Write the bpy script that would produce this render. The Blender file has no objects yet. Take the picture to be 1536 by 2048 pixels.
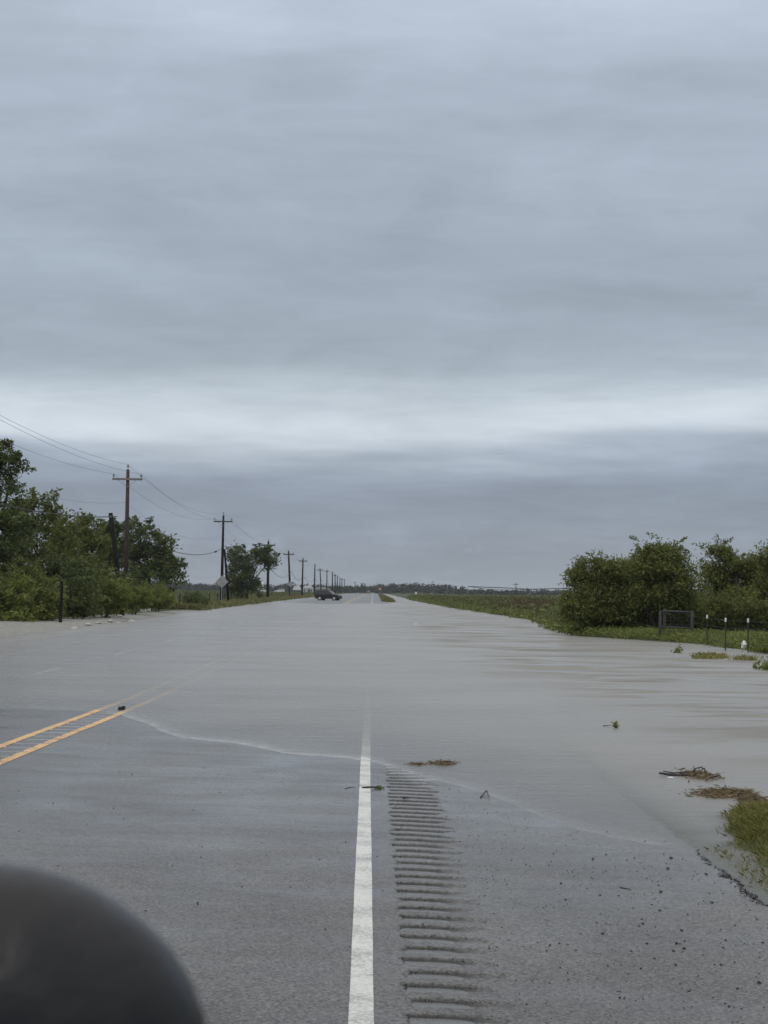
import bpy, math, random
import numpy as np
from mathutils import Vector, Matrix

sc = bpy.context.scene
COL = sc.collection
R = math.radians
rng = np.random.default_rng(7)
random.seed(7)

# ------------------------------------------------------------------ camera
FPX = 3585.0                    # focal length in pixels of the 1536 x 2048 picture
CAMZ = 1.90                     # eye height above the flood water (z = 0)
cam_d = bpy.data.cameras.new('camera')
cam = bpy.data.objects.new('camera', cam_d)
COL.objects.link(cam)
cam_d.sensor_fit = 'VERTICAL'
cam_d.sensor_height = 36.0
cam_d.lens = 36.0 * FPX / 2048.0
cam_d.clip_start = 0.05
cam_d.clip_end = 12000.0
cam_rot = (Matrix.Rotation(-21.07 / FPX, 4, 'Z') @ Matrix.Rotation(R(90) + 158.3 / FPX, 4, 'X')
           @ Matrix.Rotation(0.0122, 4, 'Z'))
cam.matrix_world = Matrix.Translation((0, 0, CAMZ)) @ cam_rot
cam_d.dof.use_dof = True
cam_d.dof.focus_distance = 40.0
cam_d.dof.aperture_fstop = 13.0
sc.camera = cam

# ------------------------------------------------------------------ view
sc.view_settings.view_transform = 'Standard'
sc.view_settings.look = 'None'
sc.view_settings.gamma = 1.0
sc.view_settings.exposure = 0.0
sc.view_settings.use_curve_mapping = False
sc.render.engine = 'CYCLES'
sc.cycles.use_denoising = True
sc.cycles.max_bounces = 6
sc.cycles.diffuse_bounces = 3
sc.cycles.glossy_bounces = 3
sc.cycles.transparent_max_bounces = 12
sc.cycles.volume_bounces = 0
sc.cycles.caustics_reflective = False
sc.cycles.caustics_refractive = False


def lin(c):
    return tuple(((v / 255.0) / 12.92 if v / 255.0 <= 0.04045 else ((v / 255.0 + 0.055) / 1.055) ** 2.4) for v in c)


# ------------------------------------------------------------------ sky
SUN_EL, SUN_AZ = R(48), R(200)
world = bpy.data.worlds.new('World')
sc.world = world
world.use_nodes = True
nt = world.node_tree
nt.nodes.clear()


def NN(t, kind, **kw):
    n = t.nodes.new(kind)
    for k, v in kw.items():
        if k.startswith('i_'):
            n.inputs[k[2:].replace('_', ' ')].default_value = v
        else:
            setattr(n, k, v)
    return n


def math_node(t, op, a, b=None, clamp=False):
    n = t.nodes.new('ShaderNodeMath')
    n.operation = op
    n.use_clamp = clamp
    for i, v in enumerate((a, b)):
        if v is None:
            continue
        if isinstance(v, (int, float)):
            n.inputs[i].default_value = v
        else:
            t.links.new(v, n.inputs[i])
    return n.outputs[0]


tc = NN(nt, 'ShaderNodeTexCoord')
sep = NN(nt, 'ShaderNodeSeparateXYZ')
nt.links.new(tc.outputs['Generated'], sep.inputs[0])
# long horizontal streaks, the same all round the sky
mp = NN(nt, 'ShaderNodeMapping')
mp.inputs['Scale'].default_value = (5.0, 5.0, 42.0)
mp.inputs['Location'].default_value = (0.35, 0.1, 0.6)
nt.links.new(tc.outputs['Generated'], mp.inputs[0])
n1 = NN(nt, 'ShaderNodeTexNoise', i_Scale=1.0, i_Detail=5.0, i_Roughness=0.5)
nt.links.new(mp.outputs[0], n1.inputs['Vector'])
mp2 = NN(nt, 'ShaderNodeMapping')
mp2.inputs['Scale'].default_value = (2.2, 2.2, 7.0)
mp2.inputs['Location'].default_value = (1.3, 0.2, 0.0)
nt.links.new(tc.outputs['Generated'], mp2.inputs[0])
n2 = NN(nt, 'ShaderNodeTexNoise', i_Scale=1.0, i_Detail=3.0, i_Roughness=0.5)
nt.links.new(mp2.outputs[0], n2.inputs['Vector'])
# cloud deck seen in perspective (direction projected on a layer overhead)
dz = math_node(nt, 'ADD', math_node(nt, 'MAXIMUM', sep.outputs['Z'], 0.0), 0.22)
vd = NN(nt, 'ShaderNodeVectorMath', operation='DIVIDE')
cmb = NN(nt, 'ShaderNodeCombineXYZ')
for i in range(3):
    nt.links.new(dz, cmb.inputs[i])
nt.links.new(tc.outputs['Generated'], vd.inputs[0])
nt.links.new(cmb.outputs[0], vd.inputs[1])
n3 = NN(nt, 'ShaderNodeTexNoise', i_Scale=2.6, i_Detail=7.0, i_Roughness=0.55, i_Distortion=0.5)
nt.links.new(vd.outputs[0], n3.inputs['Vector'])
n5 = NN(nt, 'ShaderNodeTexNoise', i_Scale=9.0, i_Detail=6.0, i_Roughness=0.62, i_Distortion=0.8)
mp5 = NN(nt, 'ShaderNodeMapping')
mp5.inputs['Rotation'].default_value = (0, 0, R(24))
mp5.inputs['Scale'].default_value = (0.8, 1.5, 1.0)
nt.links.new(vd.outputs[0], mp5.inputs[0])
nt.links.new(mp5.outputs[0], n5.inputs['Vector'])
# elevation, warped
w1 = math_node(nt, 'MULTIPLY', math_node(nt, 'SUBTRACT', n1.outputs['Fac'], 0.5), 0.042)
w2 = math_node(nt, 'MULTIPLY', math_node(nt, 'SUBTRACT', n2.outputs['Fac'], 0.5), 0.050)
e = math_node(nt, 'ADD', sep.outputs['Z'], math_node(nt, 'ADD', w1, w2))
ramp = NN(nt, 'ShaderNodeValToRGB')
ramp.color_ramp.interpolation = 'LINEAR'
stops = [(0.0, (150, 158, 168)), (0.03, (142, 152, 166)), (0.058, (139, 149, 165)), (0.070, (149, 159, 176)), (0.080, (172, 183, 197)),
         (0.089, (200, 210, 220)), (0.096, (208, 218, 227)), (0.103, (203, 213, 222)), (0.110, (186, 197, 207)), (0.120, (171, 182, 193)),
         (0.135, (163, 174, 186)), (0.16, (160, 171, 183)), (0.20, (166, 177, 190)), (0.27, (175, 186, 200)), (0.335, (196, 206, 222))]
els = ramp.color_ramp.elements
while len(els) > 1:
    els.remove(els[-1])
els[0].position = 0.0
els[0].color = lin(stops[0][1]) + (1,)
for p, c in stops[1:]:
    el = els.new(p)
    el.color = lin(c) + (1,)
el = els.new(0.55); el.color = (0.74, 0.77, 0.82, 1)
el = els.new(1.0); el.color = (1.20, 1.21, 1.24, 1)
nt.links.new(e, ramp.inputs[0])
mod = math_node(nt, 'ADD', math_node(nt, 'MULTIPLY', math_node(nt, 'SUBTRACT', n3.outputs['Fac'], 0.5), 0.50), 1.0)
mod2 = math_node(nt, 'ADD', math_node(nt, 'MULTIPLY', math_node(nt, 'SUBTRACT', n1.outputs['Fac'], 0.5), 0.16), 1.0)
# torn scud low over the horizon, all round
mp4 = NN(nt, 'ShaderNodeMapping')
mp4.inputs['Scale'].default_value = (26.0, 26.0, 44.0)
nt.links.new(tc.outputs['Generated'], mp4.inputs[0])
n4 = NN(nt, 'ShaderNodeTexNoise', i_Scale=1.0, i_Detail=6.0, i_Roughness=0.6)
nt.links.new(mp4.outputs[0], n4.inputs['Vector'])
lowb = NN(nt, 'ShaderNodeMapRange')
lowb.inputs['From Min'].default_value = 0.05
lowb.inputs['From Max'].default_value = 0.02
nt.links.new(sep.outputs['Z'], lowb.inputs['Value'])
scud = math_node(nt, 'MULTIPLY', math_node(nt, 'MULTIPLY', math_node(nt, 'SUBTRACT', n4.outputs['Fac'], 0.52), 1.0, True), lowb.outputs[0])
modm = math_node(nt, 'MULTIPLY', math_node(nt, 'MULTIPLY', mod, mod2), math_node(nt, 'MULTIPLY', math_node(nt, 'ADD', scud, 1.0), math_node(nt, 'ADD', math_node(nt, 'MULTIPLY', math_node(nt, 'SUBTRACT', n5.outputs['Fac'], 0.5), 0.20), 1.0)))
mul = NN(nt, 'ShaderNodeMix', data_type='RGBA', blend_type='MULTIPLY')
mul.inputs['Factor'].default_value = 1.0
nt.links.new(ramp.outputs[0], mul.inputs[6])
cc = NN(nt, 'ShaderNodeCombineColor')
for i in range(3):
    nt.links.new(modm, cc.inputs[i])
nt.links.new(cc.outputs[0], mul.inputs[7])
bg_cloud = NN(nt, 'ShaderNodeBackground')
bg_cloud.inputs['Strength'].default_value = 1.0
nt.links.new(mul.outputs[2], bg_cloud.inputs['Color'])
sky = NN(nt, 'ShaderNodeTexSky', sky_type='NISHITA')
sky.sun_disc = False
sky.sun_elevation = SUN_EL
sky.sun_rotation = SUN_AZ
bg_sky = NN(nt, 'ShaderNodeBackground')
bg_sky.inputs['Strength'].default_value = 0.10
nt.links.new(sky.outputs[0], bg_sky.inputs['Color'])
mixs = NN(nt, 'ShaderNodeMixShader')
mixs.inputs[0].default_value = 0.94          # thick overcast over the clear sky
nt.links.new(bg_sky.outputs[0], mixs.inputs[1])
nt.links.new(bg_cloud.outputs[0], mixs.inputs[2])
wo = NN(nt, 'ShaderNodeOutputWorld')
nt.links.new(mixs.outputs[0], wo.inputs['Surface'])

sun_d = bpy.data.lights.new('sun', 'SUN')
sun_d.energy = 0.6
sun_d.angle = R(25)
sun_d.color = (1.0, 0.97, 0.93)
sun = bpy.data.objects.new('sun', sun_d)
COL.objects.link(sun)
sdir = Vector((math.sin(SUN_AZ) * math.cos(SUN_EL), math.cos(SUN_AZ) * math.cos(SUN_EL), math.sin(SUN_EL)))
sun.rotation_euler = sdir.to_track_quat('Z', 'Y').to_euler()

# ------------------------------------------------------------------ helpers
CR3 = cam_rot.to_3x3()


def ray(px, py):
    return CR3 @ Vector(((px - 768.0) / FPX, (1024.0 - py) / FPX, -1.0))


def at(px, py, d):
    """world point at distance d along the road seen in direction px, py"""
    v = ray(px, py)
    return Vector((0, 0, CAMZ)) + v * (d / v.y)


def gp(px, py, z=0.0):
    """where the direction px, py meets the level z"""
    v = ray(px, py)
    return Vector((0, 0, CAMZ)) + v * ((z - CAMZ) / v.z)


def tag(o, label=None, cat=None, group=None, kind=None):
    if label: o['label'] = label
    if cat: o['category'] = cat
    if group: o['group'] = group
    if kind: o['kind'] = kind
    return o


def empty(name, loc, rz=0.0):
    o = bpy.data.objects.new(name, None)
    o.empty_display_size = 0.2
    o.location = loc
    o.rotation_euler = (0, 0, rz)
    COL.objects.link(o)
    return o


def link_mesh(name, me, mat, parent=None, smooth=False):
    if mat is not None:
        me.materials.append(mat)
    if smooth:
        me.polygons.foreach_set('use_smooth', np.ones(len(me.polygons), dtype=bool))
    o = bpy.data.objects.new(name, me)
    COL.objects.link(o)
    if parent is not None:
        o.parent = parent
    return o


def np_mesh(name, verts, faces):
    """verts (n,3); faces (m,k) with constant k"""
    me = bpy.data.meshes.new(name)
    verts = np.ascontiguousarray(verts, dtype=np.float32)
    faces = np.ascontiguousarray(faces, dtype=np.int32)
    m, k = faces.shape
    me.vertices.add(len(verts))
    me.vertices.foreach_set('co', verts.ravel())
    me.loops.add(m * k)
    me.loops.foreach_set('vertex_index', faces.ravel())
    me.polygons.add(m)
    me.polygons.foreach_set('loop_start', np.arange(m, dtype=np.int32) * k)
    me.update(calc_edges=True)
    return me


class MB:
    def __init__(self):
        self.v, self.f = [], []

    def box(self, c, s, rot=None):
        b = len(self.v)
        for dx in (-.5, .5):
            for dy in (-.5, .5):
                for dzz in (-.5, .5):
                    p = Vector((dx * s[0], dy * s[1], dzz * s[2]))
                    if rot is not None:
                        p = rot @ p
                    self.v.append(tuple(Vector(c) + p))
        for q in ((0, 1, 3, 2), (4, 6, 7, 5), (0, 4, 5, 1), (2, 3, 7, 6), (0, 2, 6, 4), (1, 5, 7, 3)):
            self.f.append(tuple(b + i for i in q))
        return self

    def tube(self, pts, rads, n=8, cap=True):
        pts = [Vector(p) for p in pts]
        if isinstance(rads, (int, float)):
            rads = [rads] * len(pts)
        rings = []
        for i, p in enumerate(pts):
            a = pts[max(i - 1, 0)]
            b = pts[min(i + 1, len(pts) - 1)]
            t = (b - a)
            if t.length < 1e-9:
                t = Vector((0, 0, 1))
            t.normalize()
            up = Vector((0, 0, 1)) if abs(t.z) < 0.9 else Vector((1, 0, 0))
            u = t.cross(up).normalized()
            w = t.cross(u).normalized()
            ring = []
            for k in range(n):
                an = 2 * math.pi * k / n
                ring.append(len(self.v))
                self.v.append(tuple(p + (u * math.cos(an) + w * math.sin(an)) * rads[i]))
            rings.append(ring)
        for r0, r1 in zip(rings[:-1], rings[1:]):
            for k in range(n):
                self.f.append((r0[k], r0[(k + 1) % n], r1[(k + 1) % n], r1[k]))
        if cap:
            self.f.append(tuple(reversed(rings[0])))
            self.f.append(tuple(rings[-1]))
        return self

    def prism(self, poly, y0, y1, hw=None):
        """polygon in x,z extruded along y"""
        b = len(self.v)
        n = len(poly)
        for (x, z) in poly:
            self.v.append((x, y0 if hw is None else -hw(z), z))
        for (x, z) in poly:
            self.v.append((x, y1 if hw is None else hw(z), z))
        for i in range(n):
            j = (i + 1) % n
            self.f.append((b + i, b + j, b + n + j, b + n + i))
        self.f.append(tuple(b + i for i in reversed(range(n))))
        self.f.append(tuple(b + n + i for i in range(n)))
        return self

    def lathe(self, prof, c=(0, 0, 0), axis='z', n=20):
        b = len(self.v)
        c = Vector(c)
        for (r, h) in prof:
            for k in range(n):
                a = 2 * math.pi * k / n
                x, y = r * math.cos(a), r * math.sin(a)
                p = {'z': (x, y, h), 'y': (x, h, y), 'x': (h, x, y)}[axis]
                self.v.append(tuple(c + Vector(p)))
        for i in range(len(prof) - 1):
            for k in range(n):
                k2 = (k + 1) % n
                self.f.append((b + i * n + k, b + i * n + k2, b + (i + 1) * n + k2, b + (i + 1) * n + k))
        return self

    def quad(self, *p):
        b = len(self.v)
        self.v.extend(tuple(q) for q in p)
        self.f.append(tuple(range(b, b + len(p))))
        return self

    def build(self, name, mat, parent=None, smooth=False, bevel=0.0):
        me = bpy.data.meshes.new(name)
        me.from_pydata(self.v, [], self.f)
        me.update()
        o = link_mesh(name, me, mat, parent, smooth)
        if bevel:
            m = o.modifiers.new('bevel', 'BEVEL')
            m.width = bevel
            m.segments = 2
            m.limit_method = 'ANGLE'
        return o


def copy_tree(o, parent=None):
    c = o.copy()
    COL.objects.link(c)
    if parent is not None:
        c.parent = parent
    for ch in list(o.children):
        copy_tree(ch, c)
    return c


# ------------------------------------------------------------------ materials
def new_mat(name):
    m = bpy.data.materials.new(name)
    m.use_nodes = True
    t = m.node_tree
    t.nodes.clear()
    out = t.nodes.new('ShaderNodeOutputMaterial')
    return m, t, out


def plain(name, col, rough=0.6, spec=0.5, metal=0.0, var=0.25, scale=6.0, bump=0.0, coat=0.0):
    m, t, out = new_mat(name)
    p = NN(t, 'ShaderNodeBsdfPrincipled', i_Roughness=rough, i_Metallic=metal)
    p.inputs['Specular IOR Level'].default_value = spec
    p.inputs['Coat Weight'].default_value = coat
    co = NN(t, 'ShaderNodeTexCoord')
    n = NN(t, 'ShaderNodeTexNoise', i_Scale=scale, i_Detail=6.0, i_Roughness=0.65)
    t.links.new(co.outputs['Object'], n.inputs['Vector'])
    r = NN(t, 'ShaderNodeValToRGB')
    r.color_ramp.elements[0].position = 0.3
    r.color_ramp.elements[1].position = 0.7
    r.color_ramp.elements[0].color = tuple(c * (1 - var) for c in col) + (1,)
    r.color_ramp.elements[1].color = tuple(min(1, c * (1 + var)) for c in col) + (1,)
    t.links.new(n.outputs['Fac'], r.inputs[0])
    t.links.new(r.outputs[0], p.inputs['Base Color'])
    if bump:
        b = NN(t, 'ShaderNodeBump', i_Strength=bump, i_Distance=0.02)
        t.links.new(n.outputs['Fac'], b.inputs['Height'])
        t.links.new(b.outputs[0], p.inputs['Normal'])
    t.links.new(p.outputs[0], out.inputs['Surface'])
    return m


def leaf_mat(name, cols, trans=0.35, rough=0.55):
    m, t, out = new_mat(name)
    g = NN(t, 'ShaderNodeNewGeometry')
    r = NN(t, 'ShaderNodeValToRGB')
    els = r.color_ramp.elements
    els[0].color = cols[0] + (1,)
    els[0].position = 0.0
    els[1].color = cols[-1] + (1,)
    els[1].position = 1.0
    for i, c in enumerate(cols[1:-1]):
        e_ = els.new((i + 1) / (len(cols) - 1))
        e_.color = c + (1,)
    # clump tint as well as leaf tint
    co = NN(t, 'ShaderNodeTexCoord')
    n = NN(t, 'ShaderNodeTexNoise', i_Scale=0.55, i_Detail=2.0)
    t.links.new(co.outputs['Object'], n.inputs['Vector'])
    f = math_node(t, 'ADD', math_node(t, 'MULTIPLY', g.outputs['Random Per Island'], 0.5),
                  math_node(t, 'MULTIPLY', math_node(t, 'SUBTRACT', n.outputs['Fac'], 0.25), 1.0), clamp=True)
    t.links.new(f, r.inputs[0])
    p = NN(t, 'ShaderNodeBsdfPrincipled', i_Roughness=rough)
    p.inputs['Specular IOR Level'].default_value = 0.3
    t.links.new(r.outputs[0], p.inputs['Base Color'])
    tr = NN(t, 'ShaderNodeBsdfTranslucent')
    t.links.new(r.outputs[0], tr.inputs['Color'])
    mx = NN(t, 'ShaderNodeMixShader')
    mx.inputs[0].default_value = trans
    t.links.new(p.outputs[0], mx.inputs[1])
    t.links.new(tr.outputs[0], mx.inputs[2])
    t.links.new(mx.outputs[0], out.inputs['Surface'])
    return m


def asphalt_mat():
    m, t, out = new_mat('wet asphalt')
    co = NN(t, 'ShaderNodeTexCoord')
    P = co.outputs['Object']
    fine = NN(t, 'ShaderNodeTexVoronoi', i_Scale=95.0)
    t.links.new(P, fine.inputs['Vector'])
    fine2 = NN(t, 'ShaderNodeTexNoise', i_Scale=55.0, i_Detail=5.0, i_Roughness=0.75)
    t.links.new(P, fine2.inputs['Vector'])
    big = NN(t, 'ShaderNodeTexNoise', i_Scale=0.55, i_Detail=5.0, i_Roughness=0.6)
    mpb = NN(t, 'ShaderNodeMapping')
    mpb.inputs['Scale'].default_value = (1.0, 0.55, 1.0)
    t.links.new(P, mpb.inputs[0])
    t.links.new(mpb.outputs[0], big.inputs['Vector'])
    # stone chips of different greys
    chips = NN(t, 'ShaderNodeValToRGB')
    chips.color_ramp.elements[0].position = 0.25
    chips.color_ramp.elements[0].color = (0.019, 0.0185, 0.0175, 1)
    chips.color_ramp.elements[1].position = 0.8
    chips.color_ramp.elements[1].color = (0.225, 0.215, 0.198, 1)
    sepc = NN(t, 'ShaderNodeSeparateColor')
    t.links.new(fine.outputs['Color'], sepc.inputs[0])
    mixv = math_node(t, 'ADD', math_node(t, 'MULTIPLY', sepc.outputs[0], 0.45),
                     math_node(t, 'MULTIPLY', fine2.outputs['Fac'], 0.55))
    t.links.new(mixv, chips.inputs[0])
    bm = NN(t, 'ShaderNodeMix', data_type='RGBA', blend_type='MULTIPLY')
    bm.inputs['Factor'].default_value = 1.0
    br = NN(t, 'ShaderNodeValToRGB')
    br.color_ramp.elements[0].position = 0.3
    br.color_ramp.elements[0].color = (0.70, 0.70, 0.71, 1)
    br.color_ramp.elements[1].position = 0.7
    br.color_ramp.elements[1].color = (1.16, 1.14, 1.10, 1)
    t.links.new(big.outputs['Fac'], br.inputs[0])
    t.links.new(chips.outputs[0], bm.inputs[6])
    t.links.new(br.outputs[0], bm.inputs[7])
    p = NN(t, 'ShaderNodeBsdfPrincipled')
    at_m = NN(t, 'ShaderNodeAttribute', attribute_name='milled_shade')      # cut stone tone plus the groove wall's shade, both painted as colour
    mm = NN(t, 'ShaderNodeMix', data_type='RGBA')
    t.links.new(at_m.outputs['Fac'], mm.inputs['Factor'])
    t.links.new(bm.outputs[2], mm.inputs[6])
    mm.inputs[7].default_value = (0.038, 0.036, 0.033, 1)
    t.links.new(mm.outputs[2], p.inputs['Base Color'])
    p.inputs['Specular IOR Level'].default_value = 0.5
    # the film of rain is thicker in places (streaks along the fall of the road)
    film = NN(t, 'ShaderNodeTexNoise', i_Scale=0.9, i_Detail=6.0, i_Roughness=0.62, i_Distortion=0.6)
    mpf = NN(t, 'ShaderNodeMapping')
    mpf.inputs['Scale'].default_value = (0.8, 1.6, 1.0)
    t.links.new(P, mpf.inputs[0])
    t.links.new(mpf.outputs[0], film.inputs['Vector'])
    at_w = NN(t, 'ShaderNodeAttribute', attribute_name='wet')
    fw = math_node(t, 'ADD', math_node(t, 'MULTIPLY', math_node(t, 'SUBTRACT', film.outputs['Fac'], 0.5), 1.6),
                   at_w.outputs['Fac'], clamp=True)
    sx_ = NN(t, 'ShaderNodeSeparateXYZ')
    t.links.new(P, sx_.inputs[0])
    trk = math_node(t, 'SUBTRACT', 1.0, math_node(t, 'MULTIPLY', math_node(t, 'ABSOLUTE', math_node(t, 'SUBTRACT', math_node(t, 'ABSOLUTE', math_node(t, 'ADD', sx_.outputs[0], 1.95)), 0.9)), 2.6), True)
    fw = math_node(t, 'ADD', fw, math_node(t, 'MULTIPLY', trk, 0.16), True)
    rr = NN(t, 'ShaderNodeMapRange')
    rr.inputs['To Min'].default_value = 0.55
    rr.inputs['To Max'].default_value = 0.20
    t.links.new(fw, rr.inputs['Value'])
    t.links.new(math_node(t, 'ADD', rr.outputs[0], math_node(t, 'MULTIPLY', at_m.outputs['Fac'], 0.4), True), p.inputs['Roughness'])
    b1 = NN(t, 'ShaderNodeBump', i_Distance=0.004)
    bs = NN(t, 'ShaderNodeMapRange')
    bs.inputs['To Min'].default_value = 0.8
    bs.inputs['To Max'].default_value = 0.12
    t.links.new(fw, bs.inputs['Value'])
    t.links.new(bs.outputs[0], b1.inputs['Strength'])
    t.links.new(mixv, b1.inputs['Height'])
    t.links.new(b1.outputs[0], p.inputs['Normal'])
    t.links.new(p.outputs[0], out.inputs['Surface'])
    return m


def paint_mat(name, col, wear):
    m, t, out = new_mat(name)
    co = NN(t, 'ShaderNodeTexCoord')
    P = co.outputs['Object']
    n = NN(t, 'ShaderNodeTexNoise', i_Scale=45.0, i_Detail=6.0, i_Roughness=0.75)
    t.links.new(P, n.inputs['Vector'])
    n2 = NN(t, 'ShaderNodeTexNoise', i_Scale=2.5, i_Detail=4.0, i_Roughness=0.6)
    t.links.new(P, n2.inputs['Vector'])
    s = math_node(t, 'ADD', math_node(t, 'MULTIPLY', n.outputs['Fac'], 0.6), math_node(t, 'MULTIPLY', n2.outputs['Fac'], 0.4))
    r = NN(t, 'ShaderNodeValToRGB')
    r.color_ramp.elements[0].position = wear
    r.color_ramp.elements[0].color = tuple(c * 0.45 for c in col) + (1,)
    r.color_ramp.elements[1].position = wear + 0.12
    r.color_ramp.elements[1].color = tuple(col) + (1,)
    t.links.new(s, r.inputs[0])
    p = NN(t, 'ShaderNodeBsdfPrincipled', i_Roughness=0.45)
    t.links.new(r.outputs[0], p.inputs['Base Color'])
    b1 = NN(t, 'ShaderNodeBump', i_Distance=0.003, i_Strength=0.5)
    t.links.new(n.outputs['Fac'], b1.inputs['Height'])
    t.links.new(b1.outputs[0], p.inputs['Normal'])
    t.links.new(p.outputs[0], out.inputs['Surface'])
    return m


def water_mat(name='flood water', attr=True):
    """muddy water: clear where it is a film, opaque silt where it is deep (depth is stored on the mesh)"""
    m, t, out = new_mat(name)
    co = NN(t, 'ShaderNodeTexCoord')
    P = co.outputs['Object']
    # ripples
    mpa = NN(t, 'ShaderNodeMapping')
    mpa.inputs['Scale'].default_value = (1.5, 4.2, 1.0)
    mpa.inputs['Rotation'].default_value = (0, 0, R(8))
    t.links.new(P, mpa.inputs[0])
    r1 = NN(t, 'ShaderNodeTexNoise', i_Scale=1.0, i_Detail=4.0, i_Roughness=0.6, i_Distortion=0.3)
    t.links.new(mpa.outputs[0], r1.inputs['Vector'])
    mpc = NN(t, 'ShaderNodeMapping')
    mpc.inputs['Scale'].default_value = (7.0, 13.0, 1.0)
    mpc.inputs['Rotation'].default_value = (0, 0, R(-12))
    t.links.new(P, mpc.inputs[0])
    r2 = NN(t, 'ShaderNodeTexNoise', i_Scale=1.0, i_Detail=3.0, i_Roughness=0.6)
    t.links.new(mpc.outputs[0], r2.inputs['Vector'])
    # gusts: patches where the wind roughens the surface
    mpg = NN(t, 'ShaderNodeMapping')
    mpg.inputs['Scale'].default_value = (0.10, 0.22, 1.0)
    t.links.new(P, mpg.inputs[0])
    gust = NN(t, 'ShaderNodeTexNoise', i_Scale=1.0, i_Detail=4.0, i_Roughness=0.6)
    t.links.new(mpg.outputs[0], gust.inputs['Vector'])
    mpp = NN(t, 'ShaderNodeMapping')
    mpp.inputs['Scale'].default_value = (0.24, 0.50, 1.0)
    mpp.inputs['Location'].default_value = (3.1, 1.7, 0.0)
    mpp.inputs['Rotation'].default_value = (0, 0, R(10))
    t.links.new(P, mpp.inputs[0])
    patch = NN(t, 'ShaderNodeTexNoise', i_Scale=1.0, i_Detail=5.0, i_Roughness=0.62, i_Distortion=0.5)
    t.links.new(mpp.outputs[0], patch.inputs['Vector'])
    pk = NN(t, 'ShaderNodeMapRange')
    pk.inputs['From Min'].default_value = 0.47
    pk.inputs['From Max'].default_value = 0.58
    t.links.new(patch.outputs['Fac'], pk.inputs['Value'])
    h = math_node(t, 'ADD', math_node(t, 'MULTIPLY', r1.outputs['Fac'], 0.7), math_node(t, 'MULTIPLY', r2.outputs['Fac'], 0.18))
    gs = NN(t, 'ShaderNodeMapRange')
    gs.inputs['From Min'].default_value = 0.35
    gs.inputs['From Max'].default_value = 0.68
    gs.inputs['To Min'].default_value = 0.25
    gs.inputs['To Max'].default_value = 1.0
    t.links.new(gust.outputs['Fac'], gs.inputs['Value'])
    bump = NN(t, 'ShaderNodeBump', i_Distance=0.05)
    silt = NN(t, 'ShaderNodeTexNoise', i_Scale=0.25, i_Detail=4.0)
    t.links.new(P, silt.inputs['Vector'])
    sr = NN(t, 'ShaderNodeValToRGB')
    sr.color_ramp.elements[0].position = 0.3
    sr.color_ramp.elements[0].color = (0.212, 0.202, 0.176, 1)
    sr.color_ramp.elements[1].position = 0.7
    sr.color_ramp.elements[1].color = (0.248, 0.237, 0.206, 1)
    t.links.new(silt.outputs['Fac'], sr.inputs[0])
    mud = NN(t, 'ShaderNodeBsdfDiffuse')
    clear = NN(t, 'ShaderNodeBsdfTransparent')
    clear.inputs['Color'].default_value = (0.97, 0.97, 0.95, 1)
    body = NN(t, 'ShaderNodeMixShader')
    t.links.new(clear.outputs[0], body.inputs[1])
    t.links.new(mud.outputs[0], body.inputs[2])
    if attr:
        a = NN(t, 'ShaderNodeAttribute', attribute_name='depth')
        D = a.outputs['Fac']
        ex = math_node(t, 'POWER', 2.71828, math_node(t, 'MULTIPLY', D, -1.0 / 0.046))
        film_ = NN(t, 'ShaderNodeMapRange')
        film_.inputs['From Min'].default_value = 0.0
        film_.inputs['From Max'].default_value = 0.006
        film_.inputs['To Max'].default_value = 0.30
        t.links.new(D, film_.inputs['Value'])
        opac = math_node(t, 'MAXIMUM', math_node(t, 'SUBTRACT', 1.0, ex, clamp=True), film_.outputs[0])
        # froth carried along the very edge of the water
        fn = NN(t, 'ShaderNodeTexNoise', i_Scale=3.2, i_Detail=9.0, i_Roughness=0.78, i_Distortion=1.2)
        t.links.new(P, fn.inputs['Vector'])
        fr = NN(t, 'ShaderNodeMapRange')
        fr.inputs['From Min'].default_value = 0.009
        fr.inputs['From Max'].default_value = 0.0
        t.links.new(math_node(t, 'ADD', D, math_node(t, 'MULTIPLY', math_node(t, 'SUBTRACT', fn.outputs['Fac'], 0.5), 0.012)), fr.inputs['Value'])
        frt = NN(t, 'ShaderNodeAttribute', attribute_name='froth')
        foam = math_node(t, 'MULTIPLY', math_node(t, 'MULTIPLY', math_node(t, 'MULTIPLY', math_node(t, 'SUBTRACT', fn.outputs['Fac'], 0.25), 3.0, True), fr.outputs[0], True), frt.outputs['Fac'])
        mixc = NN(t, 'ShaderNodeMix', data_type='RGBA')
        t.links.new(foam, mixc.inputs['Factor'])
        t.links.new(sr.outputs[0], mixc.inputs[6])
        mixc.inputs[7].default_value = (0.66, 0.66, 0.65, 1)
        t.links.new(mixc.outputs[2], mud.inputs['Color'])
        op2 = math_node(t, 'MAXIMUM', opac, math_node(t, 'MULTIPLY', foam, 0.75))
        t.links.new(op2, body.inputs[0])
        dm = NN(t, 'ShaderNodeMapRange')
        dm.inputs['From Min'].default_value = 0.0
        dm.inputs['From Max'].default_value = 0.22
        dm.inputs['To Min'].default_value = 0.35
        dm.inputs['To Max'].default_value = 1.0
        t.links.new(D, dm.inputs['Value'])
        st = math_node(t, 'MULTIPLY', gs.outputs[0], dm.outputs[0])
        dk = NN(t, 'ShaderNodeMapRange')
        dk.inputs['From Min'].default_value = 0.18
        dk.inputs['From Max'].default_value = 0.29
        t.links.new(D, dk.inputs['Value'])
        chop = math_node(t, 'MULTIPLY', math_node(t, 'MULTIPLY', dk.outputs[0], pk.outputs[0]), math_node(t, 'MULTIPLY', math_node(t, 'SUBTRACT', gust.outputs['Fac'], 0.36), 9.0, True))
        t.links.new(math_node(t, 'MULTIPLY', st, 1.3), bump.inputs['Strength'])
    else:
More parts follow.
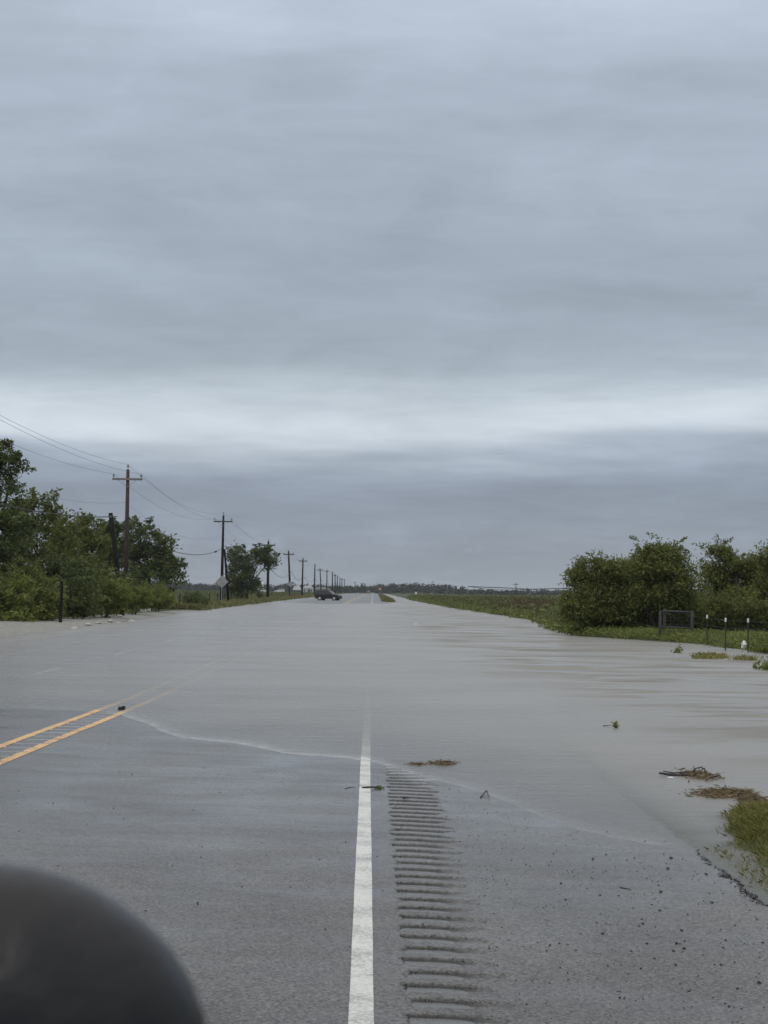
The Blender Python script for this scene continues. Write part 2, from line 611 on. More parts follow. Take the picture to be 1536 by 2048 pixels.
        t.links.new(sr.outputs[0], mud.inputs['Color'])
        body.inputs[0].default_value = 0.35
        bump.inputs['Strength'].default_value = 0.05
    t.links.new(h, bump.inputs['Height'])
    gl = NN(t, 'ShaderNodeBsdfGlossy', i_Roughness=0.27)
    gl.inputs['Color'].default_value = (0.96, 0.96, 0.96, 1)
    t.links.new(bump.outputs[0], gl.inputs['Normal'])
    fz = NN(t, 'ShaderNodeFresnel', i_IOR=1.33)
    t.links.new(bump.outputs[0], fz.inputs['Normal'])
    mx = NN(t, 'ShaderNodeMixShader')
    # a choppy, rain pitted surface mirrors less at grazing angles than a calm one
    fm = NN(t, 'ShaderNodeMapRange')
    fm.inputs['To Min'].default_value = 0.0
    if attr:
        loss = math_node(t, 'ADD', math_node(t, 'MULTIPLY', chop, 0.42), math_node(t, 'MULTIPLY', pk.outputs[0], 0.05))
        t.links.new(math_node(t, 'SUBTRACT', 0.50, loss), fm.inputs['To Max'])
    else:
        fm.inputs['To Max'].default_value = 0.85
    t.links.new(fz.outputs[0], fm.inputs['Value'])
    t.links.new(fm.outputs[0], mx.inputs[0])
    t.links.new(body.outputs[0], mx.inputs[1])
    t.links.new(gl.outputs[0], mx.inputs[2])
    t.links.new(mx.outputs[0], out.inputs['Surface'])
    return m


def ground_mat():
    m, t, out = new_mat('pasture ground')
    co = NN(t, 'ShaderNodeTexCoord')
    P = co.outputs['Object']
    n = NN(t, 'ShaderNodeTexNoise', i_Scale=0.05, i_Detail=8.0, i_Roughness=0.65)
    t.links.new(P, n.inputs['Vector'])
    n2 = NN(t, 'ShaderNodeTexNoise', i_Scale=2.5, i_Detail=6.0, i_Roughness=0.7)
    t.links.new(P, n2.inputs['Vector'])
    s = math_node(t, 'ADD', math_node(t, 'MULTIPLY', n.outputs['Fac'], 0.6), math_node(t, 'MULTIPLY', n2.outputs['Fac'], 0.4))
    r = NN(t, 'ShaderNodeValToRGB')
    els = r.color_ramp.elements
    els[0].position, els[0].color = 0.32, (0.030, 0.038, 0.016, 1)
    els[1].position, els[1].color = 0.68, (0.115, 0.115, 0.05, 1)
    e_ = els.new(0.5); e_.color = (0.060, 0.075, 0.028, 1)
    t.links.new(s, r.inputs[0])
    p = NN(t, 'ShaderNodeBsdfPrincipled', i_Roughness=0.85)
    p.inputs['Specular IOR Level'].default_value = 0.2
    t.links.new(r.outputs[0], p.inputs['Base Color'])
    b = NN(t, 'ShaderNodeBump', i_Strength=0.8, i_Distance=0.1)
    t.links.new(n2.outputs['Fac'], b.inputs['Height'])
    t.links.new(b.outputs[0], p.inputs['Normal'])
    t.links.new(p.outputs[0], out.inputs['Surface'])
    return m


M = {
    'asphalt': asphalt_mat(),
    'white_paint': paint_mat('worn white road paint', (0.68, 0.67, 0.60), 0.41),
    'yellow_paint': paint_mat('worn yellow road paint', (0.72, 0.43, 0.16), 0.40),
    'water': water_mat(),
    'groove_water': water_mat('silty water in grooves', False),
    'ground': ground_mat(),
    'gravel': plain('pale caliche gravel', (0.235, 0.225, 0.195), 0.75, 0.4, var=0.5, scale=5.0, bump=0.8),
    'rubble': plain('pale rubble', (0.42, 0.40, 0.36), 0.8, var=0.2, scale=8, bump=0.4),
    'bark': plain('tree bark', (0.045, 0.036, 0.028), 0.9, 0.2, var=0.4, scale=9, bump=0.8),
    'pole': plain('creosoted pole wood', (0.046, 0.030, 0.024), 0.75, 0.35, var=0.45, scale=3, bump=0.4),
    'pole_dark': plain('black weathered pole wood', (0.011, 0.0105, 0.010), 0.85, 0.2, var=0.4, scale=3, bump=0.4),
    'arm': plain('weathered grey timber', (0.21, 0.20, 0.185), 0.8, 0.3, var=0.3, scale=4, bump=0.3),
    'arm_dark': plain('dark weathered crossarm', (0.07, 0.068, 0.065), 0.8, 0.3, var=0.3, scale=4),
    'ceramic': plain('grey porcelain', (0.16, 0.15, 0.15), 0.25, 0.5, var=0.1),
    'wire': plain('dull aluminium wire', (0.16, 0.165, 0.17), 0.6, 0.3, var=0.1),
    'cable': plain('black cable sheath', (0.02, 0.02, 0.021), 0.6, 0.4, var=0.1),
    'alu': plain('bare aluminium sheet', (0.33, 0.32, 0.31), 0.6, 0.4, 0.0, var=0.15, scale=3),
    'steel_post': plain('green fence steel', (0.030, 0.036, 0.030), 0.6, 0.4, var=0.3),
    'white': plain('white enamel', (0.74, 0.74, 0.72), 0.5, 0.5, var=0.08),
    'orange': plain('orange sign sheeting', (0.58, 0.27, 0.17), 0.5, 0.5, var=0.08),
    'boom': plain('weathered steel boom', (0.12, 0.125, 0.13), 0.6, 0.4, var=0.2),
    'galv': plain('galvanised pipe', (0.30, 0.31, 0.32), 0.5, 0.5, 0.5, var=0.2),
    'mesh_wire': plain('rusty mesh wire', (0.055, 0.052, 0.05), 0.7, 0.3, var=0.3),
    'wood_grey': plain('weathered fence timber', (0.050, 0.049, 0.047), 0.85, 0.3, var=0.35, scale=10, bump=0.5),
    'dark_paint': plain('dark charcoal car paint', (0.010, 0.010, 0.012), 0.36, 0.35, var=0.1, coat=0.1),
    'black_plastic': plain('black grained plastic', (0.014, 0.014, 0.015), 0.40, 0.35, var=0.5, scale=22, bump=0.05),
    'white_car': plain('white car paint', (0.75, 0.75, 0.74), 0.3, 0.5, var=0.04, coat=0.5),
    'red_car': plain('faded red car paint', (0.26, 0.13, 0.11), 0.3, 0.5, var=0.04, coat=0.5),
    'glass': plain('tinted car glass', (0.015, 0.017, 0.018), 0.06, 0.6, var=0.02),
    'mirror': plain('mirror glass', (0.8, 0.8, 0.8), 0.02, 0.5, 1.0, var=0.01),
    'tyre': plain('tyre rubber', (0.018, 0.018, 0.018), 0.8, 0.3, var=0.2),
    'rim': plain('alloy wheel', (0.62, 0.63, 0.64), 0.4, 0.5, 0.3, var=0.1),
    'lamp': plain('clear lamp lens', (0.6, 0.6, 0.6), 0.1, 0.6, var=0.05),
    'red_lamp': plain('red lamp lens', (0.3, 0.02, 0.02), 0.15, 0.6, var=0.05),
    'wall_white': plain('white painted sheet wall', (0.46, 0.46, 0.45), 0.6, 0.4, var=0.1, scale=1),
    'roof_white': plain('white sheet roof', (0.66, 0.66, 0.66), 0.45, 0.5, var=0.08, scale=1),
    'wall_tan': plain('pale concrete block', (0.36, 0.35, 0.32), 0.7, 0.4, var=0.12, scale=1),
    'door_dark': plain('dark door', (0.05, 0.05, 0.055), 0.5, 0.4, var=0.2),
    'mesquite': leaf_mat('mesquite leaf', [(0.057, 0.073, 0.020), (0.131, 0.156, 0.039), (0.254, 0.271, 0.075)]),
    'mesquite_dark': leaf_mat('dark green leaf', [(0.038, 0.056, 0.017), (0.091, 0.118, 0.033), (0.179, 0.209, 0.060)]),
    'huisache': leaf_mat('olive green leaf', [(0.064, 0.075, 0.017), (0.136, 0.156, 0.036), (0.244, 0.268, 0.071)]),
    'shrub': leaf_mat('shrub leaf', [(0.064, 0.083, 0.020), (0.150, 0.178, 0.039), (0.281, 0.305, 0.068)]),
    'far_leaf': leaf_mat('far woodland leaf', [(0.014, 0.021, 0.012), (0.026, 0.035, 0.018), (0.040, 0.049, 0.024)], 0.2),
    'weed': leaf_mat('field weed', [(0.060, 0.074, 0.022), (0.115, 0.130, 0.040), (0.175, 0.180, 0.065)]),
    'weed_green': leaf_mat('fresh green weed', [(0.085, 0.110, 0.024), (0.165, 0.195, 0.048), (0.26, 0.27, 0.075)]),
    'weed_brown': leaf_mat('brown dead weed', [(0.060, 0.040, 0.022), (0.095, 0.062, 0.035), (0.14, 0.10, 0.055)]),
    'grass': leaf_mat('verge grass', [(0.135, 0.148, 0.029), (0.257, 0.244, 0.072), (0.419, 0.356, 0.156)]),
    'verge': leaf_mat('dull verge grass', [(0.085, 0.092, 0.024), (0.160, 0.155, 0.050), (0.26, 0.225, 0.105)]),
    'straw': leaf_mat('flood wrack', [(0.10, 0.070, 0.040), (0.21, 0.155, 0.085), (0.32, 0.25, 0.14)]),
    'dark_litter': leaf_mat('black leaf litter', [(0.010, 0.012, 0.007), (0.022, 0.024, 0.013), (0.04, 0.04, 0.022)]),
    'twig': plain('wet twig', (0.030, 0.024, 0.020), 0.6, 0.4, var=0.4, scale=30),
    'stone': plain('dark wet stone', (0.022, 0.021, 0.021), 0.45, 0.5, var=0.5, scale=30),
    'tar': plain('black crumbled tar', (0.032, 0.030, 0.028), 0.85, 0.2, var=0.6, scale=18, bump=0.9),
    'silt': plain('grey silt', (0.10, 0.095, 0.085), 0.7, 0.4, var=0.3, scale=12),
}

def mirror_plastic():
    m, t, out = new_mat('dusty black mirror shell')
    co = NN(t, 'ShaderNodeTexCoord')
    n = NN(t, 'ShaderNodeTexNoise', i_Scale=26.0, i_Detail=6.0, i_Roughness=0.6)
    t.links.new(co.outputs['Object'], n.inputs['Vector'])
    r = NN(t, 'ShaderNodeMapRange')
    r.inputs['From Min'].default_value = 0.35
    r.inputs['From Max'].default_value = 0.65
    r.inputs['To Min'].default_value = 0.24
    r.inputs['To Max'].default_value = 0.42
    t.links.new(n.outputs['Fac'], r.inputs['Value'])
    c = NN(t, 'ShaderNodeValToRGB')
    c.color_ramp.elements[0].position = 0.38
    c.color_ramp.elements[0].color = (0.007, 0.007, 0.008, 1)
    c.color_ramp.elements[1].position = 0.66
    c.color_ramp.elements[1].color = (0.015, 0.014, 0.013, 1)
    t.links.new(n.outputs['Fac'], c.inputs[0])
    p = NN(t, 'ShaderNodeBsdfPrincipled')
    p.inputs['Specular IOR Level'].default_value = 0.34
    t.links.new(c.outputs[0], p.inputs['Base Color'])
    t.links.new(r.outputs[0], p.inputs['Roughness'])
    b = NN(t, 'ShaderNodeBump', i_Strength=0.25, i_Distance=0.01)
    t.links.new(n.outputs['Fac'], b.inputs['Height'])
    t.links.new(b.outputs[0], p.inputs['Normal'])
    t.links.new(p.outputs[0], out.inputs['Surface'])
    return m


M['mirror_shell'] = mirror_plastic()

# ------------------------------------------------------------------ the lie of the land
EDGE_X = np.array([-14, -9, -5.9, -3.81, -2.79, -1.99, -1.1, -0.14, 0.30, 0.63, 1.18, 1.66, 1.96, 2.43, 6])
EDGE_Y = np.array([31, 29.5, 28.4, 27.3, 24.1, 22.6, 21.3, 20.4, 19.5, 18.2, 16.6, 14.8, 13.9, 13.1, 12.9])
ROAD_R = 2.47


def road_left(y):
    return np.interp(y, [0, 60, 160, 350, 3400], [-12.0, -12.5, -13.9, -15.0, -16.5])


def smooth(a, b, v):
    t = np.clip((v - a) / (b - a), 0, 1)
    return t * t * (3 - 2 * t)


def wob(x, y):
    return 0.5 * np.sin(1.9 * x + 0.35 * y + 1.0) * np.sin(0.8 * y - 0.6 * x) + 0.35 * np.sin(3.7 * x - 0.5 * y)


def road_z(x, y):
    x = np.asarray(x, float)
    y = np.asarray(y, float)
    ed = np.interp(x, EDGE_X, EDGE_Y) + 0.45 * wob(x, y) * smooth(10, 14, y)
    near = np.minimum(0.0105 * (ed - y), 0.24)
    dmax = np.interp(x, [-15, -12, -7.5, -4, -2, 0, 2.4], [0.12, 0.07, 0.030, 0.062, 0.11, 0.17, 0.24])
    deep = -dmax * (1 - np.exp(-0.0105 * np.maximum(y - ed, 0) / dmax))
    z = np.where(y < ed, near, deep)
    far = smooth(215, 300, y + 6 * np.sin(x * 0.7))
    z = z * (1 - far) + far * (0.035 + 0.010 * (-np.abs(x + 4) / 4 + 1.5))
    return z


RP, RW, RD = 0.305, 0.185, 0.018


def groove(x, y, x0, x1, y0, y1, d=RD, RP=0.305):
    ph = ((y - y0) % RP)
    pr = np.where(ph < RW, 1 - (2 * ph / RW - 1) ** 2, 0.0)
    lat = np.clip((x - x0) / 0.012, 0, 1) * np.clip((x1 - x) / 0.012, 0, 1)
    ins = (y > y0) & (y < y1)
    return d * np.maximum(pr, 0) ** 0.3 * lat * ins


def groove_depth(x, y):
    jit = 0.012 * np.sin(9.0 * y) + 0.008 * np.sin(31 * y + 1)
    g = groove(x, y, 0.170 + jit, 0.615 + 3 * jit, 4.1, 20.5)
    g = g * (1 - 0.45 * smooth(0.36, 0.58, x) * (1 - smooth(12.5, 15, y)))
    g = g + groove(x, y, -4.19 + jit, -3.775 + jit, 15.0, 34.0, 0.013, 0.61)
    return g


def road_surface(x, y):
    return road_z(x, y) - groove_depth(x, y)


BX = np.array([-50, 15, 57, 62, 72, 79, 83, 100, 119, 200, 380, 800, 1500, 3400])
BV = np.array([13.6, 13.6, 13.2, 12.6, 11.9, 9.6, 8.7, 10.0, 11.3, 9.6, 8.4, 9.2, 9, 9])


def ground_z(x, y):
    x = np.asarray(x, float)
    y = np.asarray(y, float)
    bank = np.interp(y, BX, BV) + 0.35 * np.sin(y * 0.31) + 0.2 * np.sin(y * 0.9 + 2)
    right = smooth(-0.8, 1.1, x - bank)
    base = np.where(x > 2.40, (road_z(np.full_like(x, 2.43), y) - 0.035) * (1 - smooth(2.47, 6.0, x)) - 0.30 * smooth(2.47, 6.0, x), -0.30)
    base = np.where(y > 290, -0.30, base)
    zr = base + right * (0.12 - base + 0.15 * smooth(0, 20, x - bank))
    # strip of turf right beside the pavement where the picture was taken
    ex = 2.70 + np.interp(y, [-20, 8, 10.5, 12.4, 14.3, 16.2, 17.5], [0.25, 0.25, 0.2, -0.01, 0.04, 0.36, 0.9])
    turf = smooth(0.0, 0.35, x - ex + 0.06 * np.sin(7 * y)) * (1 - smooth(15.0, 16.4, y - 0.5 * (x - 3)))
    turf = turf * (1 - smooth(5.5, 8.0, x))
    zr = np.maximum(zr, base + turf * (0.10 - base))
    # grass strip between the road and the flooded ditch further on
    sl = np.interp(y, [312, 330, 800, 1400, 3400], [2.7, 2.0, 3.0, 4.0, 5])
    sr_ = np.interp(y, [312, 330, 800, 1400, 3400], [3.3, 3.9, 5.2, 6.0, 8])
    st = smooth(0, 0.4, x - sl) * smooth(0, 0.4, sr_ - x) * smooth(310, 318, y)
    zr = np.maximum(zr, -0.30 + st * 0.48)
    rl = road_left(y)
    left = smooth(-0.3, 2.2, rl - x)
    zl = -0.28 + left * (0.36 + 0.25 * smooth(4, 20, rl - x))
    return np.where(x < -6, zl, zr)


def grid(name, xs, ys, zf, mat):
    X, Y = np.meshgrid(xs, ys)
    Z = zf(X, Y)
    nx, ny = len(xs), len(ys)
    v = np.stack([X.ravel(), Y.ravel(), Z.ravel()], 1)
    i = np.arange(ny - 1)[:, None] * nx + np.arange(nx - 1)[None, :]
    f = np.stack([i, i + 1, i + nx + 1, i + nx], -1).reshape(-1, 4)
    me = np_mesh(name, v, f)
    o = link_mesh(name, me, mat, smooth=True)
    return o, v


def steps(*segs):
    out = []
    for a, b, s in segs:
        n = max(1, int(round((b - a) / s)))
        out.extend(np.linspace(a, b, n, endpoint=False))
    out.append(segs[-1][1])
    return np.array(out)


def grow(a, b, s0, k):
    out, s = [a], s0
    while out[-1] < b:
        out.append(out[-1] + s)
        s *= k
    out[-1] = b
    return np.array(out)


gx = np.concatenate([-grow(22, 3400, 2, 1.16)[::-1], steps((-21.9, -9, 0.5), (-9, 2.3, 2.0), (2.39, 8, 0.12), (8, 16, 0.4)), grow(16.5, 3400, 0.8, 1.16)])
gy = np.concatenate([np.array([-300., -80, -25]), steps((-12, 8, 1.0), (8, 17, 0.12), (17, 50, 1.5), (50, 130, 1.0)), grow(131, 3400, 2, 1.035)])
ground, _ = grid('ground', gx, gy, ground_z, M['ground'])
tag(ground, 'flat green brown pasture on both sides of the road', 'ground', kind='structure')

# the road: fine cells where the rumble grooves are cut
rx = np.concatenate([steps((-16.4, -4.5, 0.85)), steps((-4.46, -4.24, 0.11), (-4.24, -3.68, 0.02), (-3.68, -3.6, 0.04)), steps((-3.5, 0.05, 0.355)),
                     steps((0.1, 0.70, 0.02)), steps((0.75, 2.2, 0.145)), np.array([2.30, 2.40, 2.44, 2.455, ROAD_R])])
ry = np.concatenate([steps((-8, 4.0, 1.0)), steps((4.02, 34.5, 0.0152)), grow(35, 3300, 0.7, 1.03)])


def road_mesh_z(X, Y):
    Z = road_surface(X, Y)
    ragged = 0.03 * np.sin(5 * Y) + 0.02 * np.sin(13 * Y)
    drop = smooth(2.445, ROAD_R, X)
    Z = Z - drop * 0.16
    dl = smooth(-0.4, 0.3, road_left(Y) - X)
    return Z - dl * 0.4


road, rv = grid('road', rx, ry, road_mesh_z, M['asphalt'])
# ragged outer edge of the asphalt
co = np.empty(len(road.data.vertices) * 3, dtype=np.float32)
road.data.vertices.foreach_get('co', co)
co = co.reshape(-1, 3)
edge = smooth(2.1, 2.44, co[:, 0])
co[:, 0] += edge * (0.012 * np.sin(4.3 * co[:, 1]) + 0.012 * np.sin(11.7 * co[:, 1] + 1) + 0.008 * np.sin(29 * co[:, 1]))
road.data.vertices.foreach_set('co', co.ravel())
wet = 0.16 + 0.55 * smooth(8, 16, rv[:, 1]) + 0.05 * smooth(-6.0, 0.0, rv[:, 1] - np.interp(rv[:, 0], EDGE_X, EDGE_Y)) + 0.15 * smooth(0.7, 2.0, rv[:, 0]) * smooth(7, 11, rv[:, 1])
wet = np.where(rv[:, 1] > 200, 0.55, wet)
mil_shade = np.clip(groove_depth(rv[:, 0], rv[:, 1]) / 0.012, 0, 1)
ph_ = ((rv[:, 1] - 4.1) % RP) / RW                       # shade of each shoulder groove's far wall, put into the colour
mil_shade = np.where(rv[:, 0] > -1, mil_shade * np.where(ph_ > 0.62, 1.0, 0.15 + 0.55 * smooth(9, 14, rv[:, 1])) * (1 - 0.7 * smooth(0.40, 0.58, rv[:, 0]) * (1 - smooth(11, 15, rv[:, 1]))), mil_shade)
ma = road.data.attributes.new('milled_shade', 'FLOAT', 'POINT')
ma.data.foreach_set('value', mil_shade.astype(np.float32))
wa = road.data.attributes.new('wet', 'FLOAT', 'POINT')
wa.data.foreach_set('value', wet.astype(np.float32))
tag(road, 'wet grey asphalt highway running straight into flood water', 'road', kind='structure')


def line_strip(name, x0, x1, ys, mat, surf=road_surface, ragged=0.003, label=None, drift_in=False):
    """a painted line laid 4 mm above the asphalt, as a child of the road"""
    n = len(ys)
    cols = 4
    vs = []
    for k in range(cols):
        t = k / (cols - 1)
        wig = ragged * (0.45 * np.sin(ys * 2.1 + k) * np.sin(ys * 1.3 + 2 * k) + 0.35 * (rng.random(n) - 0.5)) if k in (0, cols - 1) else np.zeros(n)
        xx = x0 + (x1 - x0) * t + wig + (np.interp(ys, [0, 7.5, 19.4], [0.050, 0.037, 0.008]) if drift_in else 0)
        vs.append(np.stack([xx, ys, surf(xx, ys) + 0.004], 1))
    v = np.stack(vs, 1).reshape(-1, 3)
    i = np.arange(n - 1)[:, None] * cols + np.arange(cols - 1)[None, :]
    f = np.stack([i, i + 1, i + cols + 1, i + cols], -1).reshape(-1, 4)
    o = link_mesh(name, np_mesh(name, v, f), mat, road, True)
    if label:
        o['label'] = label
    return o


LX = -0.062
ys_fine = steps((-8, 4, 0.5), (4, 34, 0.05), (34, 60, 1.0))
line_strip('edge_line', LX - 0.053, LX + 0.053, np.concatenate([ys_fine, grow(62, 2500, 4, 1.05)]), M['white_paint'], label='solid white edge line of the near lane', drift_in=True)
ys_g = np.concatenate([steps((-8, 15, 0.5), (15, 34.4, 0.0152)), grow(35, 2500, 1.0, 1.05)])
for nm, xa in (('near', -3.80), ('far', -4.24)):
    line_strip('centre_line', xa - 0.058, xa + 0.058, ys_g, M['yellow_paint'], ragged=0.006, label='%s line of the solid double yellow centre line' % ('nearer' if nm == 'near' else 'farther'))
first = gp(35, 1344).y
for k in range(-1, 30):
    y0 = first + k * 12.2
    if y0 > 215 and y0 < 290:
        pass
    line_strip('lane_dash', -7.52, -7.40, np.linspace(y0, y0 + 3.05, 5), M['white_paint'])
yl = grow(30, 2000, 3, 1.05)
v0 = np.stack([road_left(yl) + 1.9, yl, road_z(road_left(yl) + 1.9, yl) + 0.004], 1)
v1 = v0 + np.array([0.11, 0, 0])
vv = np.stack([v0, v1], 1).reshape(-1, 3)
ii = np.arange(len(yl) - 1) * 2
link_mesh('edge_line', np_mesh('edge_line', vv, np.stack([ii, ii + 1, ii + 3, ii + 2], -1)), M['white_paint'], road)['label'] = 'white edge line along the far left shoulder, under water'

# dark broken lip where the pavement has crumbled away: crumbs of tar along the edge
gk_ = np.random.default_rng(77)
n = 2600
yk = 8.4 + 5.1 * gk_.random(n)
xo = 2.43 + 0.012 * np.sin(4.3 * yk) + 0.012 * np.sin(11.7 * yk + 1) + 0.008 * np.sin(29 * yk)
dens = (0.5 + 0.5 * np.sin(5.1 * yk) * np.sin(2.3 * yk + 1)) ** 1.2 * smooth(13.5, 12.3, yk)
keep_ = gk_.random(n) < 0.10 + 0.45 * dens
xk = xo - np.abs(gk_.normal(size=n)) * (0.012 + 0.030 * dens)
P = np.stack([xk, yk, road_z(xk, yk) + 0.004], 1)[keep_]
uu = gk_.normal(size=(len(P), 3)) * np.array([1, 1, 0.15])
uu /= np.linalg.norm(uu, axis=1, keepdims=True)
ww = np.cross(uu, np.array([0, 0, 1.0])) + gk_.normal(size=(len(P), 3)) * 0.15
q_ = (0.5 + gk_.random((len(P), 1)))
vv = np.stack([P - uu * .012 * q_, P + ww * .007 * q_, P + uu * .012 * q_, P - ww * .007 * q_], 1).reshape(-1, 3)
ce = link_mesh('crumbled_edge', np_mesh('crumbled_edge', vv, np.arange(len(vv)).reshape(-1, 4)), M['tar'], road)
ce['label'] = 'dark crumbled lip of the pavement at lower right'
ce['kind'] = 'stuff'

# silty water standing in the rumble grooves
for (a, b, y0, y1, dd) in ((0.14, 0.64, 4.1, 20.6, 0.0150), (-4.20, -3.78, 15.0, 34.2, 0.0035)):
    yy = steps((y0, y1, 0.1))
    xx = np.linspace(a, b, 4)
    X, Y = np.meshgrid(xx, yy)
    v = np.stack([X.ravel(), Y.ravel(), (road_z(X, Y) - dd).ravel()], 1)
    i = np.arange(len(yy) - 1)[:, None] * 4 + np.arange(3)[None, :]
    f = np.stack([i, i + 1, i + 5, i + 4], -1).reshape(-1, 4)
    link_mesh('groove_water', np_mesh('groove_water', v, f), M['groove_water'], road, True)

# flood water
wx = np.concatenate([steps((-17, -9, 0.8), (-9, 2.4, 0.25), (2.45, 16, 0.35)), np.array([18., 24, 40])])
wy = np.concatenate([steps((6.5, 40, 0.22)), grow(40.6, 1500, 0.7, 1.02)])
water, wv = grid('water', wx, wy, lambda X, Y: np.zeros_like(X), M['water'])
on_road = (wv[:, 0] < 2.49)
bed = np.where(on_road, np.where(wv[:, 0] > road_left(wv[:, 1]), road_z(wv[:, 0], wv[:, 1]), ground_z(wv[:, 0], wv[:, 1])),
               ground_z(wv[:, 0], wv[:, 1]))
dep = np.maximum(-bed, 0) * (1 + 0.15 * wob(wv[:, 0] * 0.5, wv[:, 1] * 0.5))
dep = np.where(wv[:, 0] > 2.3, np.maximum(dep, 0.012), dep)
fo = (0.12 + 0.88 * smooth(-4.3, -3.6, wv[:, 0])) * (1 - 0.35 * smooth(-0.2, 1.4, wv[:, 0]))
fa = water.data.attributes.new('froth', 'FLOAT', 'POINT')
fa.data.foreach_set('value', fo.astype(np.float32))
da = water.data.attributes.new('depth', 'FLOAT', 'POINT')
da.data.foreach_set('value', dep.astype(np.float32))
tag(water, 'shallow muddy grey flood water lying across the road', 'flood water', kind='structure')

# gravel shoulder on the left
yg = np.concatenate([steps((30, 130, 0.6)), steps((130, 172, 1.5))])
tg = np.linspace(0, 1, 14)
T, YG = np.meshgrid(tg, yg)
wid = np.interp(yg, [30, 95, 120, 150, 172], [8.0, 7.2, 5.0, 3.2, 0.4])[:, None]
XG = road_left(YG) + 0.9 - T * wid + 0.25 * np.sin(YG * 0.7) * (T < 0.1)
ZG = np.maximum(ground_z(XG, YG), -0.3) + 0.02 + 0.03 * np.sin(3 * XG + YG) * np.sin(2.1 * YG) * T + 0.02 * rng.random(XG.shape) * (T > 0.1)
v = np.stack([XG.ravel(), YG.ravel(), ZG.ravel()], 1)
i = np.arange(len(yg) - 1)[:, None] * 14 + np.arange(13)[None, :]
f = np.stack([i, i + 1, i + 15, i + 14], -1).reshape(-1, 4)
gravel = link_mesh('gravel_shoulder', np_mesh('gravel_shoulder', v, f[:, ::-1]), M['gravel'], smooth=True)
tag(gravel, 'pale gravel shoulder along the left edge of the flooded road', 'gravel', kind='structure')


# ------------------------------------------------------------------ foliage tools
def leaf_quads(C, L, W, g, up=0.0, droop=0.0):
    """rhombic leaves round the centres C"""
    n = len(C)
    u = g.normal(size=(n, 3))
    u[:, 2] = u[:, 2] * (1 - up) - droop
    u /= np.linalg.norm(u, axis=1, keepdims=True) + 1e-9
    w = g.normal(size=(n, 3))
    w -= (w * u).sum(1, keepdims=True) * u
    w /= np.linalg.norm(w, axis=1, keepdims=True) + 1e-9
    s = (0.6 + 0.8 * g.random((n, 1)))
    a = u * (L * 0.5) * s
    b = w * (W * 0.5) * s
    v = np.stack([C - a, C + b, C + a, C - b], 1).reshape(-1, 3)
    f = np.arange(4 * n).reshape(-1, 4)
    return v, f


def blades(P, H, W, g, lean=0.35):
    """upright tapering grass blades rooted at P"""
    n = len(P)
    h = H * (0.5 + 0.8 * g.random((n, 1)))
    an = g.random(n) * 2 * math.pi
    side = np.stack([np.cos(an), np.sin(an), np.zeros(n)], 1) * (W * 0.5)
    ln = g.normal(size=(n, 3)) * lean
    ln[:, 2] = 1
    ln /= np.linalg.norm(ln, axis=1, keepdims=True)
    mid = P + ln * h * 0.55
    tip = P + ln * h + np.stack([ln[:, 0], ln[:, 1], -0.3 * np.ones(n)], 1) * h * 0.35
    v = np.stack([P - side, P + side, mid + side * 0.8, tip, mid - side * 0.8], 1).reshape(-1, 3)
    f = np.arange(5 * n).reshape(-1, 5)
    return v, f


def crown_points(lobes, n_clump, per, spread, g, shell=0.55, n_wisp=0, wisp=0.7):
    """leaf centres: clumps spread through ellipsoid lobes, thicker towards the outside"""
    vol = np.array([l[3] * l[4] * l[5] for l in lobes]) ** 0.75
    cnt = np.maximum(2, (n_clump * vol / vol.sum())).astype(int)
    cl = []
    for l, c in zip(lobes, cnt):
        d = g.normal(size=(c, 3))
        d /= np.linalg.norm(d, axis=1, keepdims=True)
        r = shell + (1 - shell) * g.random((c, 1)) ** 0.7
        r = r * (1 + 0.22 * g.normal(size=(c, 1)))
        cl.append(np.array(l[:3]) + d * r * np.array(l[3:6]))
    cl = np.concatenate(cl)
    sz = spread * (0.55 + 0.9 * g.random(len(cl)))
    m = np.maximum(3, (per * (0.5 + g.random(len(cl)))).astype(int))
    idx = np.repeat(np.arange(len(cl)), m)
    off = g.normal(size=(len(idx), 3)) * sz[idx][:, None] * np.array([0.62, 0.62, 0.42])
    pts = cl[idx] + off
    ws = []
    for q in range(n_wisp):
        l = lobes[g.integers(len(lobes))]
        d = g.normal(size=3)
        d[2] = abs(d[2]) * 0.9 + 0.1
        d /= np.linalg.norm(d)
        p0 = np.array(l[:3]) + d * np.array(l[3:6]) * 0.85
        out = d * np.array([1, 1, 0.8]) + np.array([0, 0, 0.35])
        ln = wisp * (0.5 + 0.9 * g.random())
        t = g.random(46)[:, None] ** 0.8
        bend = np.array([g.normal() * .3, g.normal() * .3, -0.25])
        ws.append(p0 + out * t * ln + bend * t * t * ln + g.normal(size=(46, 3)) * (0.05 + 0.10 * (1 - t)) * wisp * 1.6)
    if ws:
        pts = np.concatenate([pts] + ws)
    return cl, pts


